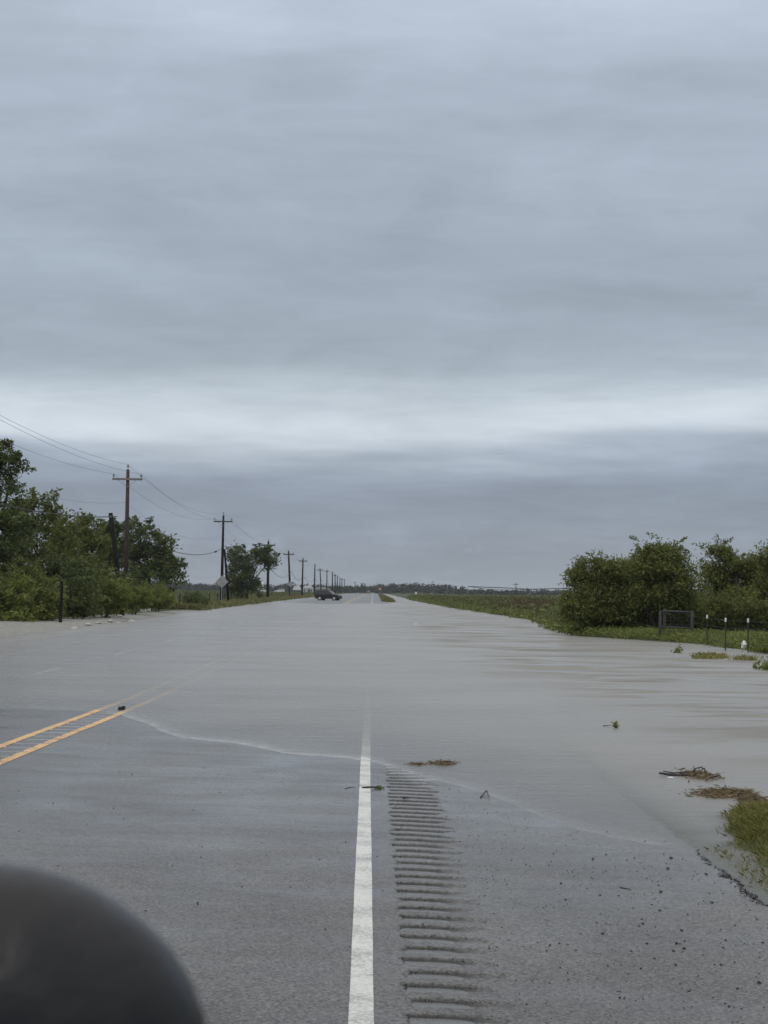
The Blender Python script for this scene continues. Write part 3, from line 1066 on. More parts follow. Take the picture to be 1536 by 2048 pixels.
def make_tree(name, label, cat, base, lobes, n_clump, per, leaf, mat, seed, group=None, trunk_r=0.12, stems=1,
              spread=0.42, droop=0.15, shell=0.5, lean=0.0, n_wisp=60, wisp=0.75):
    g = np.random.default_rng(seed)
    root = empty(name, base)
    tag(root, label, cat, group)
    clumps, pts = crown_points(lobes, n_clump, per, spread, g, shell, n_wisp, wisp)
    keep = pts[:, 2] > 0.05
    pts = pts[keep]
    v, f = leaf_quads(pts, leaf[0], leaf[1], g, 0.2, droop)
    o = link_mesh('crown', np_mesh('crown', v, f), M[mat], root)
    o['kind'] = 'stuff'
    mb = MB()
    forks = []
    zmin = min(l[2] - l[5] for l in lobes)
    top = max(l[2] for l in lobes)
    cx = sum(l[0] for l in lobes) / len(lobes)
    for s in range(stems):
        a = g.random() * 6.28
        r0 = 0.0 if stems == 1 else 0.15 + 0.2 * g.random()
        b0 = Vector((r0 * math.cos(a), r0 * math.sin(a), -0.15))
        hf = max(0.5, zmin + 0.35 * (top - zmin)) * (0.8 + 0.4 * g.random())
        b2 = Vector((b0.x * 3 + cx * 0.25 + lean, b0.y * 3, hf))
        b1 = (b0 + b2) * 0.5 + Vector((0.12 * g.normal(), 0.12 * g.normal(), 0))
        mb.tube([b0, b1, b2], [trunk_r * 1.25, trunk_r, trunk_r * 0.75], 7)
        forks.append((b2, b1))
    for k, l in enumerate(lobes):
        fk = forks[k % len(forks)][0]
        c = Vector(l[:3])
        mid = (fk + c) * 0.5 + Vector((g.normal() * 0.15, g.normal() * 0.15, -0.15 * g.random()))
        r = trunk_r * 0.6
        mb.tube([fk - Vector((0, 0, 0.1)), mid, c], [r, r * 0.75, r * 0.45], 6)
        for q in range(7):
            d = Vector(g.normal(size=3)).normalized()
            e_ = c + Vector((d.x * l[3], d.y * l[4], abs(d.z) * l[5] * 0.9)) * (0.7 + 0.35 * g.random())
            st = mid.lerp(c, 0.3 + 0.7 * g.random())
            m_ = st.lerp(e_, 0.5) + Vector((g.normal(), g.normal(), g.normal())) * 0.12
            mb.tube([st, m_, e_], [r * 0.4, r * 0.25, r * 0.08], 5)
    mb.build('trunk', M['bark'], root, True)
    return root


def gz(x, y):
    return float(ground_z(np.array([x]), np.array([y]))[0])


# ------------------------------------------------------------------ distant woodland
g = np.random.default_rng(21)
P = []
for k in range(1500):
    ang = g.uniform(-0.30, 0.30)
    d = g.uniform(1250, 1560)
    hgt = g.uniform(4.0, 7.0) * (0.62 if ang > 0.045 else 1.0) * (1 + 0.25 * math.sin(ang * 60) * math.sin(ang * 23 + 1))
    if g.random() < 0.07:
        hgt += 2.0
    c = np.array([d * math.tan(ang), d, 0.2 + hgt * 0.5])
    n = 64
    q = g.normal(size=(n, 3))
    q /= np.linalg.norm(q, axis=1, keepdims=True)
    P.append(c + q * np.array([hgt * 0.55, hgt * 0.5, hgt * 0.5]) * (g.random((n, 1)) ** 0.4))
P = np.concatenate(P)
P = P[P[:, 2] > 0.1]
v, f = leaf_quads(P, 1.5, 1.0, g)
wood = link_mesh('woodland', np_mesh('woodland', v, f), M['far_leaf'])
tag(wood, 'dark line of far off trees along the whole horizon', 'woodland', kind='stuff')

# ------------------------------------------------------------------ left hand trees
def lobes_px(base, d, specs):
    """lobes given as picture centre, half width, half height and depth offset -> metres about the base"""
    out = []
    for (px, py, hw, hh, dy) in specs:
        p = at(px, py, d + dy)
        k = (d + dy) / FPX
        out.append((p.x - base[0], dy, p.z - base[2], hw * k, hw * k * 0.9, hh * k))
    return out


def tree_at(px, d, specs, **kw):
    p = at(px, 1180, d)
    base = (p.x, d, gz(p.x, d))
    return make_tree(base=base, lobes=lobes_px(base, d, specs), **kw)


GL = 'trees beside the gravel shoulder'
tree_at(-5, 100, [(-12, 930, 40, 42, 0), (22, 950, 24, 30, 1), (-8, 1010, 55, 45, 0), (-60, 960, 60, 60, 1), (15, 1060, 50, 40, -1), (-30, 1110, 60, 50, 0)],
        name='mesquite_tree', label='tallest tree at the far left edge of the picture', cat='tree', n_clump=150, per=84, leaf=(0.24, 0.10),
        mat='mesquite_dark', seed=31, group=GL, trunk_r=0.17, spread=0.40)
tree_at(75, 112, [(78, 1020, 34, 26, 0), (45, 1065, 40, 40, 1), (105, 1075, 42, 40, 0), (70, 1120, 60, 40, -1)],
        name='mesquite_tree', label='pale topped tree right of the tallest one at the left edge', cat='tree', n_clump=112, per=80, leaf=(0.23, 0.10),
        mat='mesquite', seed=32, group=GL, trunk_r=0.13, spread=0.40)
tree_at(160, 122, [(160, 1065, 34, 30, 0), (140, 1100, 42, 34, 1), (190, 1095, 30, 34, 0), (160, 1140, 50, 34, -1), (120, 1070, 22, 26, 0)],
        name='mesquite_tree', label='ragged tree left of the leaning black pole', cat='tree', n_clump=112, per=80, leaf=(0.23, 0.10),
        mat='mesquite', seed=33, group=GL, trunk_r=0.13, spread=0.40)
tree_at(212, 142, [(205, 1078, 26, 28, 0), (222, 1110, 36, 36, 0), (205, 1150, 40, 36, 1), (238, 1065, 18, 20, 0)],
        name='mesquite_tree', label='dark tree behind the leaning black pole', cat='tree', n_clump=92, per=74, leaf=(0.25, 0.11),
        mat='mesquite_dark', seed=34, group=GL, trunk_r=0.13, spread=0.42)
tree_at(300, 152, [(275, 1058, 22, 18, 0), (295, 1085, 34, 28, 0), (325, 1110, 32, 28, 0), (285, 1130, 46, 34, 1), (342, 1142, 28, 26, 0), (310, 1160, 52, 26, -1), (255, 1110, 26, 40, 1)],
        name='mesquite_tree', label='broad dark tree behind and right of the nearest utility pole', cat='tree', n_clump=145, per=72, leaf=(0.26, 0.12),
        mat='mesquite_dark', seed=35, group=GL, trunk_r=0.15, spread=0.45)
tree_at(492, 262, [(487, 1118, 32, 26, 0), (525, 1108, 22, 17, -1), (540, 1120, 15, 22, 0), (478, 1150, 26, 30, 0), (495, 1170, 28, 24, 1), (468, 1178, 20, 20, 0)],
        name='roadside_tree', label='lone bushy roadside tree between the second and third poles', cat='tree', n_clump=150, per=66, leaf=(0.36, 0.16),
        mat='mesquite_dark', seed=36, trunk_r=0.17, spread=0.62, lean=0.6)

# shrubs along the gravel
SH = 'shrubs growing along the gravel shoulder'
shrubs = [
    (12, 94, 1196, 62, 52, 'low green shrub at the left edge of the picture', 'shrub'),
    (75, 96, 1194, 50, 50, 'shrub left of the black fence post', 'shrub'),
    (150, 103, 1192, 48, 46, 'dark shrub just right of the black fence post', 'mesquite_dark'),
    (30, 106, 1150, 46, 40, 'taller shrub in front of the tallest tree', 'mesquite'),
    (112, 107, 1150, 44, 40, 'tall dark shrub behind the black fence post', 'mesquite_dark'),
    (205, 108, 1188, 46, 36, 'yellow green shrub below the leaning black pole', 'shrub'),
    (185, 112, 1165, 40, 34, 'upright shrub left of the leaning pole foot', 'mesquite'),
    (262, 122, 1192, 36, 24, 'low shrub at the foot of the nearest utility pole', 'shrub'),
    (312, 135, 1196, 30, 18, 'rightmost low shrub of the roadside thicket', 'shrub'),
    (240, 128, 1175, 34, 30, 'dark shrub between the leaning pole and the utility pole', 'mesquite_dark'),
    (392, 166, 1204, 14, 11, 'small dark shrub standing alone at the end of the gravel', 'mesquite_dark'),
]
for i, (px, d, py, hw, hh, lab, mt) in enumerate(shrubs):
    tree_at(px, d, [(px, py, hw * 0.8, hh * 0.75, 0), (px - hw * 0.45, py + hh * 0.3, hw * 0.55, hh * 0.6, 0.5), (px + hw * 0.45, py + hh * 0.25, hw * 0.55, hh * 0.6, -0.4),
                    (px + hw * 0.1, py + hh * 0.55, hw * 0.9, hh * 0.5, -0.3)],
            name='roadside_shrub', label=lab, cat='shrub', n_clump=int(70 + hw * 0.6), per=66, leaf=(0.18, 0.075), mat=mt, seed=60 + i, group=SH,
            trunk_r=0.03, stems=4, spread=0.32, droop=0.0, shell=0.35)

# ------------------------------------------------------------------ right hand trees
GR = 'mesquite trees on the right bank'
tree_at(1195, 82, [(1190, 1180, 52, 46, 0), (1160, 1150, 24, 26, 0), (1225, 1145, 44, 34, 0), (1160, 1215, 36, 36, -1), (1215, 1222, 62, 34, 0), (1255, 1170, 40, 44, 1)],
        name='mesquite_bush', label='huge rounded bush leaning over the water at the right bank', cat='bush', n_clump=250, per=140, leaf=(0.15, 0.055),
        mat='huisache', seed=41, group=GR, n_wisp=45, wisp=0.55, trunk_r=0.08, stems=4, spread=0.36, shell=0.45)
tree_at(1330, 80, [(1320, 1110, 34, 26, 0), (1290, 1130, 36, 30, 0), (1352, 1128, 22, 22, 0), (1320, 1170, 58, 44, 0), (1366, 1182, 30, 36, 0), (1280, 1210, 50, 40, 1), (1350, 1222, 56, 34, 1)],
        name='mesquite_bush', label='tall bushy mesquite behind the wooden fence brace', cat='bush', n_clump=270, per=140, leaf=(0.15, 0.055),
        mat='huisache', seed=42, group=GR, n_wisp=45, wisp=0.55, trunk_r=0.09, stems=4, spread=0.36, shell=0.45)
tree_at(1462, 86, [(1446, 1106, 26, 16, 0), (1424, 1138, 20, 24, 0), (1468, 1136, 34, 22, 0), (1508, 1142, 24, 20, 0), (1440, 1172, 40, 20, 0), (1508, 1182, 32, 20, 0)],
        name='mesquite_tree', label='open crowned tree with a forked trunk behind the fence posts', cat='tree', n_clump=120, per=100, leaf=(0.16, 0.06),
        mat='huisache', seed=43, group=GR, n_wisp=45, wisp=0.55, trunk_r=0.15, stems=2, spread=0.36)
tree_at(1560, 84, [(1560, 1130, 34, 34, 0), (1580, 1180, 60, 50, 0), (1540, 1200, 36, 36, 0)],
        name='mesquite_tree', label='tree cut off by the right edge of the picture', cat='tree', n_clump=150, per=110, leaf=(0.16, 0.06),
        mat='huisache', seed=44, group=GR, n_wisp=45, wisp=0.55, trunk_r=0.12, stems=2, spread=0.38)
for i, (px, d, py, hw, hh, lab) in enumerate([
        (1440, 83, 1225, 50, 30, 'low dark shrub under the open crowned tree'),
        (1515, 81, 1228, 44, 28, 'low dark shrub behind the rightmost fence post'),
        (1385, 84, 1235, 34, 24, 'low dark shrub right behind the fence brace')]):
    tree_at(px, d, [(px, py, hw, hh, 0), (px - hw * .5, py + hh * .4, hw * .6, hh * .6, 0.4), (px + hw * .5, py + hh * .4, hw * .6, hh * .6, -.3)],
            name='bank_shrub', label=lab, cat='shrub', n_clump=90, per=44, leaf=(0.14, 0.055), mat='huisache', seed=90 + i, group='shrubs under the right bank trees',
            trunk_r=0.03, stems=4, spread=0.32, shell=0.35)


# ------------------------------------------------------------------ grass and weeds
def weed_field(name, label, cat, pts, H, leaf, mat, seed, per=7, sx=0.28):
    g = np.random.default_rng(seed)
    idx = np.repeat(np.arange(len(pts)), per)
    h = H * (0.35 + 0.9 * g.random(len(pts)))
    off = np.stack([g.normal(size=len(idx)) * sx, g.normal(size=len(idx)) * sx, g.random(len(idx)) ** 0.8], 1)
    C = pts[idx].copy()
    C[:, :2] += off[:, :2]
    C[:, 2] += off[:, 2] * h[idx]
    v, f = leaf_quads(C, leaf[0], leaf[1], g, 0.0, -0.5)
    o = link_mesh(name, np_mesh(name, v, f), M[mat])
    return tag(o, label, cat, kind='stuff')


def scatter(n, fx, ylo, yhi, g, power=1.0, zmin=0.0):
    y = ylo + (yhi - ylo) * g.random(n) ** power
    x = fx(y, g)
    z = ground_z(x, y)
    p = np.stack([x, y, z], 1)
    return p[z > zmin]


g = np.random.default_rng(50)
bankx = lambda y: np.interp(y, BX, BV)
pt = scatter(9000, lambda y, g: bankx(y) + 0.3 + 55 * g.random(len(y)) ** 1.7, 84, 430, g, 1.5, 0.0)
weed_field('field_weeds', 'tall mixed weeds covering the flooded field on the right', 'weeds', pt, 1.0, (0.42, 0.13), 'weed', 51, 9, 0.45)
pt = scatter(1500, lambda y, g: bankx(y) + 1.0 + 6 * g.random(len(y)), 125, 185, g, 1.0, 0.0)
weed_field('brown_weeds', 'reddish brown dead weeds at the field edge on the right', 'weeds', pt, 1.1, (0.36, 0.08), 'weed_brown', 52, 7, 0.4)
pt = scatter(2600, lambda y, g: bankx(y) - 0.1 + 1.6 * g.random(len(y)), 82, 420, g, 1.6, -0.08)
weed_field('bank_weeds', 'bright green weeds along the water line of the field', 'weeds', pt, 0.5, (0.30, 0.10), 'weed_green', 53, 8, 0.3)
# bright weeds below the right hand trees
pt = scatter(2600, lambda y, g: bankx(y) + 0.2 + 4.2 * g.random(len(y)), 58, 82, g, 1.0, -0.03)
weed_field('low_weeds', 'low bright green weeds on the bank below the right trees', 'weeds', pt, 0.28, (0.13, 0.045), 'weed_green', 54, 18, 0.22)
pt = scatter(900, lambda y, g: bankx(y) + 0.2 + 6 * g.random(len(y)), 54, 62, g, 1.0, -0.03)
weed_field('creeper_patch', 'dense light green creeper patch by the right edge of the picture', 'weeds', pt, 0.5, (0.14, 0.07), 'weed_green', 55, 18, 0.25)
# left verge
pt = scatter(7000, lambda y, g: road_left(y) - 0.6 - 9.0 * g.random(len(y)) ** 1.3, 158, 640, g, 1.5, 0.0)
weed_field('verge_grass', 'yellow green verge grass along the left road edge', 'grass', pt, 0.45, (0.40, 0.11), 'verge', 56, 8, 0.5)
pt = scatter(7000, lambda y, g: road_left(y) - 6 - 120 * g.random(len(y)) ** 1.4, 140, 900, g, 1.4, 0.0)
weed_field('pasture_grass', 'dull green pasture grass behind the left fence', 'grass', pt, 0.9, (0.50, 0.16), 'weed', 57, 8, 0.7)
pt = scatter(1300, lambda y, g: road_left(y) - 4.6 - 3.0 * g.random(len(y)), 92, 150, g, 1.0, 0.0)
weed_field('weeds', 'weeds at the foot of the shrubs beside the gravel', 'weeds', pt, 0.45, (0.18, 0.06), 'shrub', 58, 12, 0.3)
# turf strip far ahead
y = 313 + 900 * g.random(3800) ** 1.8
sl = np.interp(y, [312, 330, 800, 1400], [2.8, 2.1, 3.1, 4.1])
sr2 = np.interp(y, [312, 330, 800, 1400], [3.2, 3.8, 5.1, 5.9])
x = sl + (sr2 - sl) * g.random(len(y))
pt = np.stack([x, y, ground_z(x, y)], 1)
weed_field('median_grass', 'narrow strip of green grass between the road and the flooded ditch', 'grass', pt, 0.3, (0.42, 0.14), 'verge', 59, 6, 0.22)


def grass_patch(name, label, P, H, W, mat, seed, kind='stuff', cat='grass', lean=0.4, group=None):
    g = np.random.default_rng(seed)
    v, f = blades(P, H, W, g, lean)
    o = link_mesh(name, np_mesh(name, v, f), M[mat])
    return tag(o, label, cat, group, kind)


# turf at the right, just beyond the pavement
g = np.random.default_rng(70)
n = 120000
x = np.where(np.arange(n) < 85000, 2.55 + 1.5 * g.random(n), 2.55 + 4.0 * g.random(n))
y = np.where(np.arange(n) < 85000, 11.6 + 6.0 * g.random(n), 3.0 + 14.0 * g.random(n))
z = ground_z(x, y)
nz = np.sin(6.1 * x + 1.3 * y) * np.sin(5.3 * y) * 0.5 + 0.5
P = np.stack([x, y, z], 1)[(z > -0.04) & (g.random(n) < 0.2 + 0.8 * nz) & ((z > 0.02) | (g.random(n) < 0.3))]
grass_patch('turf', 'clump of yellow green turf beside the pavement at lower right', P, 0.085, 0.0045, 'grass', 71, lean=0.8)


def tuft(px, py, w, h, n, label, mat='weed_green', leafy=False, seed=1, name='grass_tuft'):
    g = np.random.default_rng(seed)
    c = gp(px, py)
    k = c.y / FPX
    rr = w * 0.5 * k
    root = empty(name, (c.x, c.y, -0.02))
    P = np.stack([g.normal(size=n) * rr * 0.5, g.normal(size=n) * rr * 0.8, np.zeros(n)], 1)
    H = h * k
    if leafy:
        P[:, 2] = np.abs(g.normal(size=n)) * H * 0.4 + 0.03
        v, f = leaf_quads(P, H * 0.42, H * 0.22, g, 0.2)
    else:
        v, f = blades(P, H, 0.035, g, 0.35)
    o = link_mesh('leaves', np_mesh('leaves', v, f), M[mat], root)
    o['kind'] = 'stuff'
    mb = MB()
    for q in range(3):
        a = g.random() * 6.28
        mb.tube([(0, 0, -0.2), (rr * .2 * math.cos(a), rr * .2 * math.sin(a), H * .3), (rr * .5 * math.cos(a), rr * .5 * math.sin(a), H * .7)], [0.012, 0.008, 0.004], 5)
    mb.build('stem', M['twig'], root)
    tag(root, label, 'plant', 'plants standing in the flood water')
    return root


tuft(1356, 1306, 18, 16, 60, 'small leafy plant standing alone in the water before the fence brace', leafy=True, seed=1)
tuft(1412, 1317, 50, 16, 220, 'longer grass tuft poking out of the water before the fence', 'grass', seed=2)
tuft(1436, 1316, 40, 14, 150, 'grass tuft just right of the longer tuft in the water', 'grass', seed=3)
tuft(1492, 1320, 48, 14, 170, 'flat grass tuft in the water below the rightmost fence post', 'grass', seed=4)
tuft(1512, 1338, 12, 16, 40, 'small leafy sprig in the water near the right edge', leafy=True, seed=5)
tuft(1534, 1340, 26, 26, 70, 'leafy plant in the water cut by the right edge', leafy=True, seed=6)
tuft(1102, 1256, 24, 12, 70, 'dark leafy sprig at the left tip of the right bank', 'shrub', leafy=True, seed=7)
tuft(1082, 1243, 12, 6, 40, 'tiny weed in the water off the field edge, left of the bank tip', leafy=True, seed=8)
tuft(1060, 1240, 14, 6, 40, 'tiny weed farthest left off the field edge', leafy=True, seed=9)

# ------------------------------------------------------------------ utility poles and wires
def make_pole(x, y, h, lean, arm, label, group, r=0.15, mat='pole', full=True, z0=None):
    z0 = gz(x, y) if z0 is None else z0
    root = empty('utility_pole', (x, y, z0))
    tag(root, label, 'utility pole', group)
    top = Vector((lean * h, 0, h))
    mb = MB().tube([(0, 0, -0.4), (lean * h * .5, 0, h * .5), tuple(top)], [r * 1.15, r, r * 0.72], 12)
    mb.build('shaft', M[mat], root, True)
    tips = []
    if arm:
        zc = h - 0.75
        xc = lean * zc
        MB().box((xc, -r - 0.02, zc), (arm, 0.10 + (r - 0.15), 0.13 + 1.5 * (r - 0.15))).build('crossarm', M['arm' if mat == 'pole' else 'arm_dark'], root)
        mb = MB()
        for s in (-1, 1):
            mb.tube([(xc + s * arm * .32, -r - .07, zc - .03), (xc, -r - .03, zc - .62)], 0.018, 5)
        mb.build('brace', M['galv'], root)
        for s in (-1, 1):
            c = (xc + s * (arm * .5 - .1), -r - 0.02, zc + 0.065)
            MB().lathe([(0.02, 0), (0.02, 0.12), (0.075, 0.13), (0.085, 0.2), (0.05, 0.24), (0.06, 0.3), (0.03, 0.34), (0.0, 0.345)], c, n=10).build('insulator', M['ceramic'], root, True)
            tips.append(Vector((x, y, z0)) + Vector(c) + Vector((0, 0, .33)))
        c = (top.x, 0, h)
    else:
        c = (top.x, 0, h)
        tips = [Vector((x - 1.0, y, z0 + h - 0.45)), Vector((x + 1.0, y, z0 + h - 0.45))]
    MB().lathe([(0.02, 0), (0.02, 0.16), (0.075, 0.17), (0.085, 0.25), (0.05, 0.3), (0.06, 0.36), (0.03, 0.4), (0.0, 0.405)], c, n=10).build('insulator', M['ceramic'], root, True)
    tips.append(Vector((x, y, z0)) + Vector(c) + Vector((0, 0, .38)))
    return root, tips


GP = 'utility poles in a row along the left side'
ordinal = ['first', 'second', 'third', 'fourth', 'fifth', 'sixth', 'seventh', 'eighth', 'ninth', 'tenth', 'eleventh', 'twelfth', 'thirteenth', 'fourteenth']
# (picture x of the top, picture y of the top, distance, lean, crossarm)
rows = [(256, 936, 137, 0.0, 2.3), (447, 1029, 220, 0.008, 2.3), (537, 1081, 325, 0.0, 2.5), (577, 1101, 412, -0.055, 2.5), (606, 1116, 507, 0.012, 2.4),
        (630, 1128, 610, 0.01, 0), (640, 1136, 705, -0.06, 2.6), (654, 1139, 800, 0.0, 1.9), (665, 1143, 890, 0.0, 0),
        (670, 1148, 985, -0.03, 1.6), (675, 1151, 1080, 0, 0), (680, 1154, 1170, 0, 0), (684, 1156, 1250, 0, 1.6), (689, 1158, 1330, 0, 0)]
tips = []
p0 = Vector((-18.6, 52, 0))
r_, t_ = make_pole(p0.x, p0.y, 11.0, 0.0, 2.3, 'utility pole standing nearest the camera, outside the picture to the left', GP)
tips.append(t_)
bases = [p0]
for i, (px, py, d, lean, arm) in enumerate(rows):
    p = at(px, py, d)
    h = p.z - 0.2
    x = p.x - lean * h
    lab = {0: 'nearest brown utility pole with a crossarm, tallest in the row',
           1: 'second utility pole from the left, with a diamond sign at its foot',
           2: 'third utility pole, rising behind the lone roadside tree',
           3: 'fourth utility pole from the left, leaning, above the second diamond sign'}.get(i, '%s utility pole from the left in the receding row' % ordinal[i])
    r_, t_ = make_pole(x, d, h, lean, arm, lab, GP, r=0.17 if i < 2 else 0.23 if i < 8 else 0.30, mat='pole' if i == 0 else 'pole_dark')
    tips.append(t_)
    bases.append(Vector((x, d, gz(x, d))))


def span(a, b, sag, n=14):
    out = []
    for k in range(n + 1):
        t = k / n
        p = Vector(a).lerp(Vector(b), t)
        p.z -= 4 * sag * t * (1 - t)
        out.append(p)
    return out


def wire(name, pts_list, rad, mat, label, sags):
    mb = MB()
    path = []
    rr = []
    for (a, b), s in zip(zip(pts_list[:-1], pts_list[1:]), sags):
        sp = span(a, b, s)
        path.extend(sp if not path else sp[1:])
    for p in path:
        rr.append(rad * (1 + max(0, p.y - 200) / 700))
    mb.tube(path, rr, 5, False)
    o = mb.build(name, M[mat], None, True)
    tag(o, label, 'wire', 'wires strung along the pole row')


for k, nm in enumerate(('left crossarm end', 'right crossarm end', 'pole tops')):
    wire('power_wire', [t[k] for t in tips], 0.009, 'wire', 'thin power wire running along the %s of the utility poles' % nm,
         [1.0] + [1.3] * 20)
neu = [Vector((t[2].x - 0.15, t[2].y - 0.2, t[2].z - 2.9)) for t in tips]
wire('neutral_wire', neu, 0.008, 'wire', 'thin neutral wire strung lower down between the utility poles', [1.4] * 20)

# leaning black stub pole and the telephone cable
ltop = at(221, 1026, 116)
lbot = at(247, 1185, 116)
root = empty('leaning_pole', (lbot.x, 116, gz(lbot.x, 116)))
tag(root, 'leaning black pole left of the nearest utility pole', 'pole')
hh = ltop.z - root.location.z
dxl = ltop.x - lbot.x
MB().tube([(0, 0, -0.5), (dxl * .5, 0, hh * .5), (dxl, 0, hh)], [0.17, 0.16, 0.14], 10).build('shaft', M['pole_dark'], root, True)
MB().box((dxl * .97, -0.16, hh - 0.25), (0.14, 0.08, 0.10)).build('cable_clamp', M['galv'], root)
c1 = at(444, 1097, 219.7)
cab = [Vector((-18.0, 52, 6.6)), ltop - Vector((0, 0.2, 0.25)), Vector((c1.x, 219.7, c1.z))]
for b in bases[3:]:
    cab.append(Vector((b.x + 0.2, b.y - 0.2, 6.2)))
wire('telephone_cable', cab, 0.032, 'cable', 'thick black telephone cable sagging between the leaning pole and the others', [0.8, 1.5] + [1.7] * 20)
# splice case hanging on the cable, bracing stub beside the second pole
sp = span(cab[1], cab[2], 1.5, 100)[90]
o = MB().tube([(sp.x, sp.y - 1.0, sp.z - .08), (sp.x, sp.y + 1.0, sp.z + .02)], 0.10, 8).build('splice_case', M['cable'], None, True)
tag(o, 'black splice case on the telephone cable left of the second pole', 'cable box')
a = at(447, 1098, 221)
b = at(456, 1205, 221)
o = MB().tube([(b.x, 222, 0.0), (a.x + .1, 221.3, a.z)], [0.17, 0.12], 9).build('brace_pole', M['pole_dark'], None, True)
tag(o, 'short dark stub pole leaning against the second utility pole', 'pole')

# poles seen beyond the fields
GF = 'far off poles above the tree line'
for (px, py, d, lab) in [(710, 1162, 1300, 'far pole above the trees left of the road end'), (724, 1164, 1350, 'thin far pole above the trees at the road end'),
                         (762, 1165, 1350, 'far pole above the trees over the orange sign'), (857, 1171, 1200, 'thin far pole above the field, leftmost of the right side'),
                         (1032, 1166, 900, 'far pole rising beside the irrigation boom')]:
    p = at(px, py, d)
    make_pole(p.x, d, p.z - 0.2, 0.0, 3.0 if px != 857 else 0, lab, GF, r=0.22, mat='pole_dark')


# ------------------------------------------------------------------ signs
def diamond_sign(name, p, ph, side, face, label, back=False, yaw=0.0):
    root = empty(name, (p[0], p[1], gz(p[0], p[1]) if p[0] < -6 or p[0] > 5 else 0.1), yaw)
    tag(root, label, 'road sign')
    MB().box((0, 0.04, ph * .5 - .2), (0.09, 0.06, ph + 0.4)).build('post', M['galv'], root)
    q = side / math.sqrt(2)
    mb = MB()
    n = []
    mb.v = [(0, 0, ph - q), (q, 0, ph), (0, 0, ph + q), (-q, 0, ph), (0, -0.012, ph - q), (q, -0.012, ph), (0, -0.012, ph + q), (-q, -0.012, ph)]
    mb.f = [(0, 1, 2, 3), (7, 6, 5, 4), (0, 4, 5, 1), (1, 5, 6, 2), (2, 6, 7, 3), (3, 7, 4, 0)]
    mb.build('sign_plate', M[face], root)
    for s_ in (-.2, .2):
        MB().box((0, -0.03, ph + s_), (0.5, 0.03, 0.05)).build('stiffener', M['galv'], root)
    return root


p = at(444, 1163, 196)
diamond_sign('warning_sign', (p.x, 196), p.z - 0.1, 0.98, 'alu', 'larger blank metal back of a diamond sign before the second pole', yaw=R(6))
p = at(581, 1168, 405)
diamond_sign('warning_sign', (p.x, 405), p.z - 0.1, 1.0, 'alu', 'smaller pale diamond sign at the foot of the fourth pole', yaw=R(-5))
p = at(760, 1178, 850)
r_ = diamond_sign('work_sign', (p.x, 850), p.z - 0.1, 1.15, 'orange', 'small orange diamond work sign at the far end of the road')
p = at(832, 1181, 420)
root = empty('marker_post', (p.x, 420, gz(p.x, 420)))
tag(root, 'tiny white roadside marker at the field edge far right of the road', 'marker')
MB().box((0, 0, .5), (0.06, 0.05, 1.4)).build('post', M['galv'], root)
MB().box((0, -.03, 1.45), (0.42, 0.02, 0.5)).build('marker_plate', M['white'], root)


# ------------------------------------------------------------------ fences
def t_post(p, h, lab, z=-0.25):
    root = empty('fence_post', (p.x, p.y, z))
    tag(root, lab, 'fence post', 'steel fence posts with white tops')
    MB().box((0, 0, h * .5), (0.042, 0.016, h)).box((0, .02, h * .5), (0.012, 0.034, h)).build('shaft', M['steel_post'], root)
    MB().box((0, 0, h - 0.065), (0.060, 0.028, 0.14)).build('white_tip', M['white'], root)
    return root


tp = []
for (px, yt, yb, lab) in [(1414, 1230, 1290, 'farthest steel fence post with a white top, nearest the wooden brace'),
                          (1451, 1236, 1301, 'middle steel fence post with a white top, standing in the water'),
                          (1496, 1237, 1304, 'nearest steel fence post with a white top, at the right')]:
    p = gp(px, yb)
    h = (at(px, yt, p.y).z) + 0.25
    t_post(p, h, lab)
    tp.append((p, h - 0.25))
pe = Vector((tp[-1][0].x + 0.3, tp[-1][0].y - 4.2, 0))
t_post(pe, 1.45, 'steel fence post outside the picture, next towards the camera')
tp.append((pe, 1.2))
o = gp(1384, 1284)
for k in range(4):
    mb = MB()
    pts_ = [Vector((o.x, o.y, 0.25 + k * .27))] + [Vector((q.x, q.y, 0.22 + k * .27)) for q, h in tp]
    mb.tube(pts_, 0.006, 4, False)
    tag(mb.build('fence_wire', M['steel_post']), 'thin fence wire strung along the white topped posts, %s' % ['lowest', 'second from below', 'second from the top', 'topmost'][k],
        'wire', 'fence wires on the right bank')
# timber corner brace
root = empty('fence_brace', (o.x, o.y, 0.0))
tag(root, 'weathered wooden fence corner brace with mesh in front of the bushes', 'fence')
k = o.y / FPX
hb = at(1384, 1222, o.y).z
dx1 = (1352 - 1384) * k * 1.06
dx2 = (1329 - 1384) * k * 1.03
spots = [(0, 0), (dx1, 2.6), (dx2, 0.9)]
for (dx, dy) in spots:
    MB().tube([(dx, dy, -0.4), (dx, dy, hb + (0.05 if dx == dx1 else 0))], [0.065, 0.058], 9).build('post', M['wood_grey'], root, True)
for a_, b_ in ((0, 1), (1, 2), (0, 2)):
    A, B = spots[a_], spots[b_]
    MB().tube([(A[0], A[1], hb - 0.05), (B[0], B[1], hb - 0.03)], 0.035, 7).build('rail', M['wood_grey'], root, True)
    MB().tube([(A[0], A[1], hb * .45), (B[0], B[1], hb * .45)], 0.028, 7).build('rail', M['wood_grey'], root, True)
mb = MB()
for q in range(1, 9):
    t = q / 9
    A, B = Vector((spots[0][0], spots[0][1], 0)), Vector((spots[2][0], spots[2][1], 0))
    P_ = A.lerp(B, t)
    mb.tube([(P_.x, P_.y, 0.1), (P_.x, P_.y, hb - .05)], 0.005, 4, False)
    mb.tube([(A.x, A.y, hb * t), (B.x, B.y, hb * t)], 0.005, 4, False)
mb.build('wire_mesh', M['mesh_wire'], root)
p = gp(1237, 1262, 0.1)
